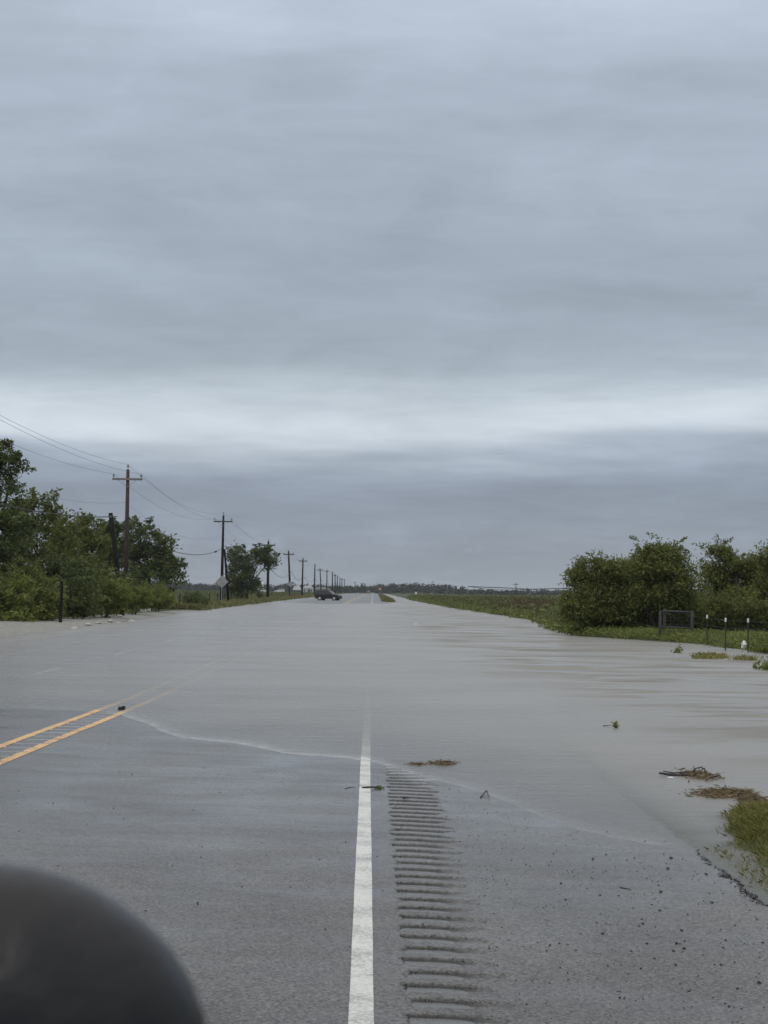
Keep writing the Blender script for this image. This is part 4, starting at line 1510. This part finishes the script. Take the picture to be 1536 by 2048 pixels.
o2 = MB().tube([(p.x, p.y, -0.2), (p.x, p.y, at(1237, 1238, p.y).z)], 0.03, 8).build('marker_stake', M['white'])
tag(o2, 'slim white stake standing under the big rounded bush', 'stake')
# left side posts
p = at(121, 1215, 91.5)
o2 = MB().tube([(p.x, 91.5, -0.1), (p.x + .05, 91.5, at(119, 1163, 91.5).z)], [0.09, 0.075], 8).build('fence_post', M['pole_dark'])
tag(o2, 'black wooden post standing out of the left shrubs', 'fence post')
fp = []
for k in range(9):
    d = 168 + k * 11.0
    x = -19.2 - 0.012 * k
    z = gz(x, d)
    oo = MB().tube([(x, d, z - .2), (x + .03, d, z + 1.35)], [0.06, 0.05], 6).build('pasture_post', M['pole_dark'])
    tag(oo, '%s post of the pasture fence behind the first diamond sign, counted from the left' % ordinal[k], 'fence post', 'pasture fence posts on the left')
    fp.append((x, d, z))
for k in range(3):
    mb = MB().tube([(q[0], q[1], q[2] + .4 + .4 * k) for q in fp], 0.012, 4, False)
    tag(mb.build('pasture_wire', M['wire']), 'wire of the left pasture fence, %s strand' % ['lowest', 'middle', 'top'][k], 'wire', 'pasture fence wires')


# ------------------------------------------------------------------ vehicles
def make_car(name, label, group, loc, heading, paint, scale=1.0, mirrors=True, detail=True):
    root = empty(name, loc, heading)
    tag(root, label, 'car', group)
    S = scale
    low = [(-2.40, 0.42), (-2.45, 0.62), (-2.44, 0.98), (-2.38, 1.10), (1.05, 1.14), (1.85, 1.10), (2.25, 1.03), (2.40, 0.88), (2.43, 0.55), (2.38, 0.36), (2.2, 0.30), (-2.2, 0.30)]
    mb = MB().prism([(x * S, z * S) for x, z in low], -0.94 * S, 0.94 * S)
    mb.build('body', M[paint], root, False, 0.07 * S)
    cab = [(-2.38, 1.08), (-2.32, 1.45), (-2.20, 1.76), (-1.95, 1.87), (-0.3, 1.90), (0.15, 1.87), (0.42, 1.78), (1.20, 1.11)]
    hw = lambda z: (0.93 - 0.20 * max(0, (z / S - 1.08)) / 0.80) * S
    cb = MB().prism([(x * S, z * S) for x, z in cab], 0, 0, hw).build('cabin', M[paint], root, False, 0.05 * S)
    for s in (-1, 1):
        for (x0, x1, t0, t1, nm) in ((-2.22, -1.30, -2.10, -1.27, 'rear_quarter_window'), (-1.2, -0.3, -1.17, -0.28, 'rear_door_window'), (-0.22, 0.94, -0.2, 0.33, 'front_door_window')):
            zb, zt = 1.18, 1.74
            q = [(x0, zb), (x1, zb), (t1, zt), (t0, zt)]
            mb = MB()
            pts_ = [(x * S, s * (hw(z * S) + 0.012 * S), z * S) for x, z in q]
            ins = [(x * S, s * (hw(z * S) - 0.01 * S), z * S) for x, z in q]
            mb.v = pts_ + ins
            mb.f = [(0, 1, 2, 3), (0, 4, 5, 1), (1, 5, 6, 2), (2, 6, 7, 3), (3, 7, 4, 0)]
            mb.build(nm, M['glass'], root)
    # windscreen and rear window, slightly proud of the cabin
    def slab(nm, a, b, wa, wb, off, mt='glass'):
        (xa, za), (xb, zb) = a, b
        n = Vector((-(zb - za), 0, (xb - xa)))
        n.normalize()
        if (n.x > 0) != (off[0] > 0):
            n = -n
        mb = MB()
        base = [(xa, -wa, za), (xa, wa, za), (xb, wb, zb), (xb, -wb, zb)]
        outp = [(x + n.x * 0.014, y, z + n.z * 0.014) for x, y, z in base]
        inn = [(x - n.x * 0.02, y, z - n.z * 0.02) for x, y, z in base]
        mb.v = [tuple(c * S for c in q) for q in outp + inn]
        mb.f = [(0, 1, 2, 3), (0, 4, 5, 1), (1, 5, 6, 2), (2, 6, 7, 3), (3, 7, 4, 0)]
        mb.build(nm, M[mt], root)
    slab('windscreen', (1.14, 1.165), (0.46, 1.745), 0.84, 0.72, (1, 0))
    slab('rear_window', (-2.365, 1.18), (-2.335, 1.42), 0.80, 0.76, (-1, 0))
    for sx in (-1.42, 1.48):
        for s in (-1, 1):
            w = empty('wheel', (0, 0, 0))
            w.parent = root
            c = (sx * S, s * 0.86 * S, 0.37 * S)
            MB().lathe([(0.20 * S, -0.12 * S), (0.34 * S, -0.12 * S), (0.37 * S, -0.08 * S), (0.37 * S, 0.08 * S), (0.34 * S, 0.12 * S), (0.20 * S, 0.12 * S)], c, 'y', 22).build('tyre', M['tyre'], w, True)
            MB().lathe([(0.0, s * 0.125 * S), (0.07 * S, s * 0.13 * S), (0.10 * S, s * 0.115 * S), (0.21 * S, s * 0.115 * S), (0.25 * S, s * 0.128 * S), (0.255 * S, -s * 0.1 * S)], c, 'y', 22).build('rim', M['rim'], w, True)
            MB().lathe([(0.45 * S, s * 0.945 * S - c[1]), (0.45 * S, s * 0.955 * S - c[1]), (0.0, s * 0.952 * S - c[1])], c, 'y', 22).build('wheel_arch', M['tyre'], root)
    for s in (-1, 1):
        MB().box((2.33 * S, s * 0.68 * S, 0.80 * S), (0.14 * S, 0.36 * S, 0.16 * S)).build('headlight', M['lamp'], root, False, 0.03)
        MB().box((-2.38 * S, s * 0.80 * S, 0.92 * S), (0.10 * S, 0.22 * S, 0.34 * S)).build('tail_light', M['red_lamp'], root, False, 0.02)
        for x in (-0.95, 0.0):
            MB().box((x * S, s * 0.955 * S, 0.96 * S), (0.20 * S, 0.035 * S, 0.035 * S)).build('door_handle', M['black_plastic'], root)
        MB().tube([(-1.8 * S, s * 0.6 * S, 1.92 * S), (-0.1 * S, s * 0.6 * S, 1.94 * S)], 0.022 * S, 6).build('roof_rail', M['black_plastic'], root)
        if mirrors:
            MB().box((0.82 * S, s * 1.02 * S, 1.14 * S), (0.12 * S, 0.20 * S, 0.15 * S)).build('door_mirror', M['black_plastic'], root, False, 0.03)
    MB().box((2.40 * S, 0, 0.72 * S), (0.08 * S, 0.9 * S, 0.18 * S)).build('grille', M['black_plastic'], root, False, 0.02)
    MB().box((2.41 * S, 0, 0.46 * S), (0.12 * S, 1.8 * S, 0.16 * S)).build('front_bumper', M['black_plastic'], root, False, 0.04)
    MB().box((-2.42 * S, 0, 0.50 * S), (0.10 * S, 1.8 * S, 0.18 * S)).build('rear_bumper', M['black_plastic'], root, False, 0.04)
    return root


p = at(657, 1200, 340)
make_car('parked_suv', 'dark suv turned across the road where the flood water ends', None, (p.x, 340, float(road_z(p.x, 340)) - 0.0), R(-20), 'dark_paint')
GC = 'white cars parked beyond the pasture'
p = at(526, 1180, 760)
make_car('parked_car', 'white car beyond the pasture, left one of two, by the lone tree', GC, (p.x, 760, gz(p.x, 760) + 0.3), R(8), 'white_car', 0.9)
p = at(559, 1180, 800)
make_car('parked_car', 'white car beyond the pasture, right one of two, left of the small sign', GC, (p.x, 800, gz(p.x, 800) + 0.3), R(175), 'white_car', 0.9)
p = at(737, 1183, 1180)
make_car('distant_car', 'tiny reddish car at the far end of the road', None, (p.x, 1180, 0.05), R(90), 'red_car', 1.0)

# the vehicle the picture was taken from: only its door mirror reaches into view
TS = 1.10
TX, TY = -0.47 - 0.94 * TS, -0.35
truck = make_car('photographers_vehicle', 'black vehicle at lower left, only its blurred rounded door mirror in view', None, (TX, TY, 0.215), R(90), 'dark_paint', TS, mirrors=False)


def to_truck(p):
    return (p[1] - TY, -(p[0] - TX), p[2] - 0.215)


D = 0.80
kx = D / FPX
mc = at(-66, 2150, D)
ax, az, ay = 482 * kx, 413 * kx, 0.060
n_u, n_v = 40, 24
mv, mf = [], []
for i_ in range(n_v + 1):
    ph = math.pi * i_ / n_v
    for j_ in range(n_u):
        th = 2 * math.pi * j_ / n_u
        def se(c_, e_):
            return math.copysign(abs(c_) ** e_, c_)
        X_ = ax * se(math.sin(ph), 0.95) * se(math.cos(th), 0.95)
        Y_ = ay * se(math.sin(ph), 0.95) * se(math.sin(th), 0.95)
        Z_ = az * se(math.cos(ph), 0.95)
        X_ = max(X_, -ax * 0.78)
        mv.append(to_truck((mc.x + X_, mc.y + Y_, mc.z + Z_)))
for i_ in range(n_v):
    for j_ in range(n_u):
        a_ = i_ * n_u + j_
        b_ = i_ * n_u + (j_ + 1) % n_u
        mf.append((a_, b_, b_ + n_u, a_ + n_u))
mb = MB()
mb.v, mb.f = mv, mf
mir = mb.build('door_mirror', M['mirror_shell'], truck, True)
mir['label'] = 'rounded black door mirror housing, out of focus'
mb = MB()
mb.lathe([(0.0, 0.0), (0.045, 0.0), (0.05, 0.004)], (0, 0, 0), 'x', 20)
mb.v = [to_truck((mc.x - ax * 0.78 - 0.004 + x_, mc.y + y_ * 0.75, mc.z + z_)) for x_, y_, z_ in mb.v]
mb.build('mirror_glass', M['mirror'], mir, True)
MB().tube([to_truck((mc.x - ax * 0.5, mc.y, mc.z - az * .5)), to_truck((mc.x - ax * .9, mc.y - 0.01, mc.z - az * .95)), to_truck((-0.50, mc.y - 0.03, 1.46))], [0.03, 0.028, 0.035], 10).build('mirror_arm', M['black_plastic'], mir, True)

# ------------------------------------------------------------------ far buildings
def far_house(name, label, px0, px1, ytop, d, wall, roof, kind, h_wall, depth=6.0):
    a, b = at(px0, ytop, d), at(px1, ytop, d)
    w = b.x - a.x
    root = empty(name, ((a.x + b.x) / 2, d, gz(a.x, d)))
    tag(root, label, 'building')
    top = a.z - root.location.z
    hwl = min(h_wall, top * 0.75)
    MB().box((0, depth / 2, hwl / 2), (w, depth, hwl)).build('wall', M[wall], root)
    mb = MB()
    if kind == 'arch':
        prof = [(-w * .53, hwl)] + [(w * .53 * math.cos(math.pi - math.pi * k / 12), hwl + (top - hwl) * math.sin(math.pi * k / 12)) for k in range(1, 12)] + [(w * .53, hwl)]
    else:
        prof = [(-w * .54, hwl - .03), (-w * .25, top), (w * .25, top), (w * .54, hwl - .03)] if kind == 'hip' else [(-w * .54, hwl - .03), (0, top), (w * .54, hwl - .03)]
    mb.prism(prof, -0.3, depth + .3)
    mb.build('roof', M[roof], root)
    MB().box((w * .12, -0.03, hwl * .4), (w * .22, 0.06, hwl * .75)).build('door', M['door_dark'], root)
    for s in (-.3, .36):
        MB().box((w * s, -0.03, hwl * .55), (w * .12, 0.06, hwl * .35)).build('window', M['glass'], root)
    return root


far_house('barn', 'small barn with a bright white rounded roof left of the dark suv', 586, 601, 1171, 900, 'door_dark', 'roof_white', 'arch', 1.6)
far_house('house', 'small pale house with a white roof between the fifth and sixth poles', 605, 626, 1171, 880, 'wall_white', 'roof_white', 'hip', 2.6)
far_house('shed', 'long low pale shed just behind the dark suv', 626, 660, 1174, 920, 'wall_tan', 'wall_tan', 'hip', 2.4)
p = at(523, 1169, 700)
root = empty('raindrop_tank', (p.x, 700, gz(p.x, 700)))  # tank shape added in place of a bright raindrop in the air
tag(root, 'small white round tank standing in for a bright raindrop, right of the lone roadside tree', 'tank')
rt = 1.0
MB().lathe([(0.0, 0.0), (rt, 0.0), (rt, 1.3), (rt * .8, 1.7), (rt * .3, 1.9), (0, 1.95)], (0, 0, p.z - root.location.z - 1.0), n=16).build('raindrop_shell', M['white'], root, True)
for q in range(4):
    a_ = q * math.pi / 2 + .78
    MB().tube([(rt * .8 * math.cos(a_), rt * .8 * math.sin(a_), -.2), (rt * .8 * math.cos(a_), rt * .8 * math.sin(a_), p.z - root.location.z - 1.0)], 0.06, 5).build('leg', M['galv'], root)

# irrigation boom in the right field
A = at(936, 1173, 700)
B = at(1060, 1178.5, 690)
Cc = at(1190, 1179, 680)
root = empty('irrigation_boom', (A.x, A.y, gz(A.x, A.y)))
tag(root, 'long thin centre pivot irrigation boom above the right field', 'irrigation boom')
O = root.location
rel = lambda q: Vector(q) - O
pts_ = [rel(A), rel(A.lerp(B, .5)) + Vector((0, 0, 0.12)), rel(B), rel(B.lerp(Cc, .5)) + Vector((0, 0, .35)), rel(Cc)]
MB().tube(pts_, 0.2, 6).build('pipe', M['boom'], root, True)
for (s, e_) in ((A, B), (B, Cc)):
    s, e_ = rel(s), rel(e_)
    low = [s.lerp(e_, t) - Vector((0, 0, 0.75 * math.sin(math.pi * t))) for t in (0, .2, .4, .6, .8, 1)]
    MB().tube(low, 0.10, 5).build('truss_rod', M['boom'], root)
    for t in (.2, .4, .6, .8):
        q = s.lerp(e_, t)
        MB().tube([q, q - Vector((0, 0, .75 * math.sin(math.pi * t)))], 0.04, 4).build('truss_strut', M['galv'], root)
for q in (A, B, Cc):
    q = rel(q)
    for s in (-1, 1):
        MB().tube([q, (q.x, q.y + s * 1.6, 0.5)], 0.08, 5).build('tower_leg', M['galv'], root)
        MB().lathe([(0.25, -.12), (0.55, -.12), (0.55, .12), (0.25, .12)], (q.x, q.y + s * 1.6, 0.5), 'x', 14).build('tower_wheel', M['tyre'], root)

# ------------------------------------------------------------------ rubble, stones, drift
def stone_mesh(seed, name='stone'):
    g = np.random.default_rng(seed)
    ph = (1 + 5 ** .5) / 2
    v = np.array([(-1, ph, 0), (1, ph, 0), (-1, -ph, 0), (1, -ph, 0), (0, -1, ph), (0, 1, ph), (0, -1, -ph), (0, 1, -ph), (ph, 0, -1), (ph, 0, 1), (-ph, 0, -1), (-ph, 0, 1)]) / 1.9
    v = v * (1 + 0.22 * g.normal(size=(12, 1)))
    f = [(0, 11, 5), (0, 5, 1), (0, 1, 7), (0, 7, 10), (0, 10, 11), (1, 5, 9), (5, 11, 4), (11, 10, 2), (10, 7, 6), (7, 1, 8),
         (3, 9, 4), (3, 4, 2), (3, 2, 6), (3, 6, 8), (3, 8, 9), (4, 9, 5), (2, 4, 11), (6, 2, 10), (8, 6, 7), (9, 8, 1)]
    return np_mesh(name, v, np.array(f))


sm = [stone_mesh(200 + k) for k in range(5)]
for m_ in sm:
    m_.materials.append(M['stone'])
rm = [stone_mesh(220 + k) for k in range(5)]
for m_ in rm:
    m_.materials.append(M['rubble'])


def stone(px, py, size, lab, grp, meshes, name, cat, z=None, onroad=True, flat=0.6):
    zz = 0.05
    for _ in range(3):
        p = gp(px, py, zz)
        zz = float(road_surface(np.array([p.x]), np.array([p.y]))[0]) if onroad else gz(p.x, p.y)
        zz = max(zz, 0.0) if onroad else zz
    o = bpy.data.objects.new(name, random.choice(meshes))
    COL.objects.link(o)
    o.location = (p.x, p.y, zz + size * 0.25)
    o.scale = (size * random.uniform(.45, .65), size * random.uniform(.4, .6), size * flat * .5)
    o.rotation_euler = (0, 0, random.uniform(0, 6.28))
    return tag(o, lab, cat, grp)


# scattered dark stones on the paved shoulder, where the picture shows them (x, y, size in mm)
st_px = [(1342, 1717, 24), (1336, 1738, 26), (1322, 1785, 22), (1212, 1710, 16), (1186, 1718, 16), (1254, 1720, 12), (1269, 1716, 12), (1413, 1749, 20), (1424, 1806, 22),
         (1387, 1753, 10), (1200, 1791, 16), (1237, 1792, 14), (1122, 1768, 16), (1131, 1800, 14), (1087, 1816, 12), (1193, 1846, 12), (1205, 1868, 18), (1284, 1839, 14),
         (1286, 1848, 16), (1278, 1853, 12), (1304, 1810, 12), (1320, 1822, 16), (1363, 1862, 18), (1294, 1888, 14), (1353, 1888, 18), (1347, 1903, 16), (1369, 1898, 20),
         (1451, 1882, 18), (1446, 1896, 14), (1470, 1852, 12), (1262, 1903, 12), (1296, 1870, 10), (1309, 1918, 14), (1351, 1931, 18), (1282, 1938, 12), (1442, 1931, 18),
         (1469, 1925, 12), (1526, 1886, 14), (1518, 1966, 20), (1475, 1979, 18), (1378, 1983, 14), (1240, 1996, 12), (1450, 2008, 12), (1458, 2014, 14), (1100, 1891, 12),
         (1224, 1900, 10), (1514, 1839, 12), (1375, 1830, 12), (1267, 1817, 12), (1309, 1798, 8), (1157, 1747, 8), (1149, 1740, 8), (1126, 1748, 8), (1182, 1755, 10),
         (1052, 1730, 14), (1060, 1733, 10), (957, 1672, 8), (1035, 1597, 8), (264, 1549, 14), (238, 1547, 10), (404, 1693, 9), (395, 1806, 14), (396, 1810, 12), (612, 1690, 9),
         (505, 1581, 10), (485, 1590, 9), (600, 1594, 8), (1500, 1792, 14), (1506, 1797, 16), (1155, 1664, 10), (1214, 1664, 12), (1290, 1683, 14), (1330, 1683, 10),
         (1175, 1690, 9), (1199, 1691, 11)]
for (px, py, s) in st_px:
    stone(px, py, s * 1.05 / 1000, 'small dark stone scattered on the wet paved shoulder', 'dark stones on the wet pavement', sm, 'stone', 'stone')
# dark grit caught along the far wall and the inner end of each shoulder groove
g = np.random.default_rng(98)
GP_ = []
for k in range(0, 54):
    y0 = 4.1 + k * RP
    m_ = 34
    xs_ = 0.165 + 0.40 * g.random(m_) ** 1.5
    GP_.append(np.stack([xs_, y0 + RW - 0.012 - 0.018 * g.random(m_), np.full(m_, 0.0)], 1))
    m_ = 10
    GP_.append(np.stack([0.165 + 0.012 * g.random(m_), y0 + RW * g.random(m_), np.full(m_, 0.0)], 1))
P = np.concatenate(GP_)
P[:, 2] = road_z(P[:, 0], P[:, 1]) - 0.003 - 0.009 * g.random(len(P))
P = P[P[:, 2] > -0.02]
v, f = leaf_quads(P, 0.010, 0.006, g, 0.3)
tag(link_mesh('groove_grit', np_mesh('groove_grit', v, f), M['stone']), 'dark grit caught in the grooves of the shoulder rumble strip', 'grit', kind='stuff')
# finer grit
g = np.random.default_rng(99)
n = 1400
x = np.where(g.random(n) < 0.75, 0.6 + 1.7 * g.random(n), -3.5 + 4.1 * g.random(n))
y = 7 + 12 * g.random(n) ** 1.3
z = road_z(x, y)
ok = z > 0.005
P = np.stack([x, y, z + 0.002], 1)[ok]
v, f = leaf_quads(P, 0.011, 0.008, g, 0.6)
grit = link_mesh('grit', np_mesh('grit', v, f), M['stone'])
tag(grit, 'fine dark grit strewn over the wet pavement', 'grit', kind='stuff')

for i, (px, py, s) in enumerate([(8, 1279, .30), (45, 1273, .26), (60, 1274, .34), (105, 1268, .28), (150, 1254, .40), (155, 1258, .25), (92, 1238, .7), (108, 1238, .6), (38, 1240, .3),
                                 (50, 1243, .35), (176, 1249, .35), (196, 1246, .3), (221, 1243, .4), (238, 1243, .35), (262, 1240, .5), (285, 1239, .5), (300, 1241, .4),
                                 (330, 1238, .55), (336, 1236, .4), (318, 1239, .3), (215, 1236, .4), (240, 1235, .35), (130, 1262, .28), (75, 1271, .25), (180, 1256, .25)]):
    stone(px, py, s, 'pale rubble lump along the water line of the gravel shoulder', 'rubble on the gravel shoulder', rm, 'rubble_lump', 'rubble', onroad=False, flat=0.5)
p = gp(290, 1223, 0.1)
o = MB().box((p.x, p.y, gz(p.x, p.y) + .12), (0.85, 0.4, 0.22), Matrix.Rotation(.2, 3, 'Z')).build('concrete_block', M['white'], None, False, 0.03)
tag(o, 'white concrete block lying at the edge of the thicket', 'block')


def drift(px, py, w, h, n, label, seed, mat='straw', leaf=(0.10, 0.012), hz=0.03, twigs=6, zoff=0.0):
    """a mat of drifted stalks with twigs sticking out"""
    g = np.random.default_rng(seed)
    c = gp(px, py, zoff)
    k = c.y / FPX
    L = w * .5 * k
    Wd = h * .5 * k / (CAMZ / c.y)
    root = empty('drift_mat', (c.x, c.y, zoff))
    P = np.stack([g.normal(size=n) * L * .42, g.normal(size=n) * Wd * .4, np.abs(g.normal(size=n)) * hz * .5 + .004], 1)
    v, f = leaf_quads(P, leaf[0], leaf[1], g, 0.85)
    link_mesh('stalks', np_mesh('stalks', v, f), M[mat], root)['kind'] = 'stuff'
    for q in range(twigs):
        a = np.array([g.normal() * L * .5, g.normal() * Wd * .3, hz * .3])
        b = a + np.array([g.normal() * L * .5, g.normal() * Wd * .3, abs(g.normal()) * hz])
        MB().tube([tuple(a), tuple((a + b) / 2 + g.normal(size=3) * .01), tuple(b)], [.007, .006, .003], 5).build('twig', M['twig'], root, True)
    tag(root, label, 'debris')
    return root


drift(885, 1528, 62, 9, 420, 'tan mat of drifted stalks at the water edge beside the rumble strip', 301, leaf=(0.05, 0.010), hz=.022, twigs=4)
drift(835, 1529, 50, 5, 160, 'thin dark streak of debris left of the tan stalk mat', 302, leaf=(0.05, 0.008), hz=.012, twigs=3)
drift(1400, 1553, 78, 20, 700, 'brown leaf litter caught on the driftwood branch', 303, leaf=(0.05, 0.012), hz=.04, twigs=12)
drift(1450, 1590, 130, 18, 1300, 'long tan wrack line of stalks above the turf clump', 304, leaf=(0.09, 0.010), hz=.035, twigs=8)
drift(1510, 1606, 70, 26, 700, 'brown wrack with leaves at the right edge above the turf', 305, leaf=(0.08, 0.012), hz=.04, twigs=8)
drift(242, 1419, 13, 6, 70, 'small dark tuft of debris caught between the yellow lines', 306, 'dark_litter', (0.06, 0.02), .04, 3)

# driftwood branch with a curled twig standing up
def bp(px, py, d, z0=None):
    q = at(px, py, d)
    return q


c = gp(1400, 1552)
root = empty('driftwood_branch', (c.x, c.y, 0))
tag(root, 'dark driftwood branch with an arched twig stranded in shallow water', 'branch')
d = c.y
rl_ = lambda q: tuple(Vector(q) - root.location)
MB().tube([rl_(at(1318, 1546, d)), rl_(at(1355, 1551, d - .02)), rl_(at(1390, 1549, d)), rl_(at(1412, 1546, d))], [.010, .017, .020, .012], 8).build('stem', M['twig'], root, True)
MB().tube([rl_(at(1326, 1542, d + .05)), rl_(at(1348, 1546, d + .03)), rl_(at(1380, 1543, d + .03)), rl_(at(1400, 1548, d))], [.005, .007, .009, .009], 7).build('stem', M['twig'], root, True)
MB().tube([rl_(at(1386, 1544, d)), rl_(at(1392, 1537, d)), rl_(at(1400, 1534.5, d)), rl_(at(1408, 1537, d)), rl_(at(1412, 1545, d))], [.006, .006, .006, .005, .004], 7).build('arched_twig', M['twig'], root, True)
MB().tube([rl_(at(1398, 1535, d)), rl_(at(1398.5, 1545, d))], [.005, .004], 6).build('twig', M['twig'], root, True)
MB().tube([rl_(at(1421, 1558, d - .1)), rl_(at(1422, 1570, d - .3))], [.006, .004], 6).build('twig', M['twig'], root, True)


def litter(px, py, w, h, label, z=0.01):  # white boxes on the water, added in place of bright raindrops
    q = gp(px, py)
    k = q.y / FPX
    mb = MB().box((q.x, q.y, z), (w * k, 0.05, h * k), Matrix.Rotation(.3, 3, 'Z'))
    tag(mb.build('raindrop_scrap', M['white'], None, False, 0.004), label, 'litter')


litter(1341, 1557, 11, 3, 'white scrap standing in for a bright raindrop, beside the driftwood branch', 0.008)
litter(832, 1251, 6, 5, 'small white scrap standing in for a bright raindrop, far out on the flood water', 0.08)
p = at(1488, 1283, 63)
o = MB().lathe([(0, 0), (.09, 0), (.10, .05), (.10, .2), (.05, .26), (.04, .3), (0, .3)], (p.x, 63, 0.02), n=12).build('plastic_jug', M['white'], None, True)
tag(o, 'white plastic jug left of the nearest fence post', 'jug')


def twig(pts_px, rad, label, z=None, name='twig'):
    pp = []
    for (px, py, dz_) in pts_px:
        q = gp(px, py, 0.03)
        zz = max(0.0, float(road_surface(np.array([q.x]), np.array([q.y]))[0]))
        q = gp(px, py, zz)
        pp.append((q.x, q.y, zz + rad + dz_))
    o = MB().tube(pp, [rad] * (len(pp) - 1) + [rad * .4], 6).build(name, M['twig'], None, True)
    return tag(o, label, 'twig')


twig([(724, 1577, 0), (745, 1578, .01), (764, 1578, .0)], .009, 'dark leafy twig lying on the white edge line near the water')
twig([(690, 1578, 0), (700, 1575, .0), (713, 1574, 0)], .003, 'thin curved twig just left of the white edge line')
twig([(961, 1596, 0), (968, 1590, .01), (973, 1589, .03), (979, 1598, 0)], .006, 'small arched twig on the shoulder right of the rumble strip')
twig([(1240, 1776, 0), (1262, 1780, 0)], .004, 'short straight twig lying among the stones on the shoulder')
twig([(697, 1997, 0), (709, 1998, 0)], .004, 'tiny dark twig on the left edge of the white line at the bottom')
twig([(806, 1599, 0.004), (818, 1599, 0.004)], .012, 'short dark wood chip lying on the rumble strip')
twig([(1206, 1453, 0), (1224, 1454, .02)], .008, 'thin stick floating beside the leafy sprig on the water')
tuft(1230, 1456, 14, 16, 26, 'broken leafy sprig floating alone on the open water', 'shrub', leafy=True, seed=12)
# sparse leaves by the driftmat twig on the line
drift(757, 1577, 18, 4, 60, 'scrap of leaves at the end of the twig beside the white line', 307, 'mesquite_dark', (0.03, 0.012), .02, 1, zoff=0.03)

# ------------------------------------------------------------------ haze: rain filled air
mh, th, outh = new_mat('rain haze')
vol = NN(th, 'ShaderNodeVolumePrincipled')
vol.inputs['Color'].default_value = (0.86, 0.89, 0.93, 1)
vol.inputs['Density'].default_value = 0.00011
th.links.new(vol.outputs[0], outh.inputs['Volume'])
haze = MB().box((0, 1560, 8.5), (6900, 3900, 20)).build('haze', mh)
tag(haze, 'thin grey rain haze over the whole plain', 'haze', kind='stuff')
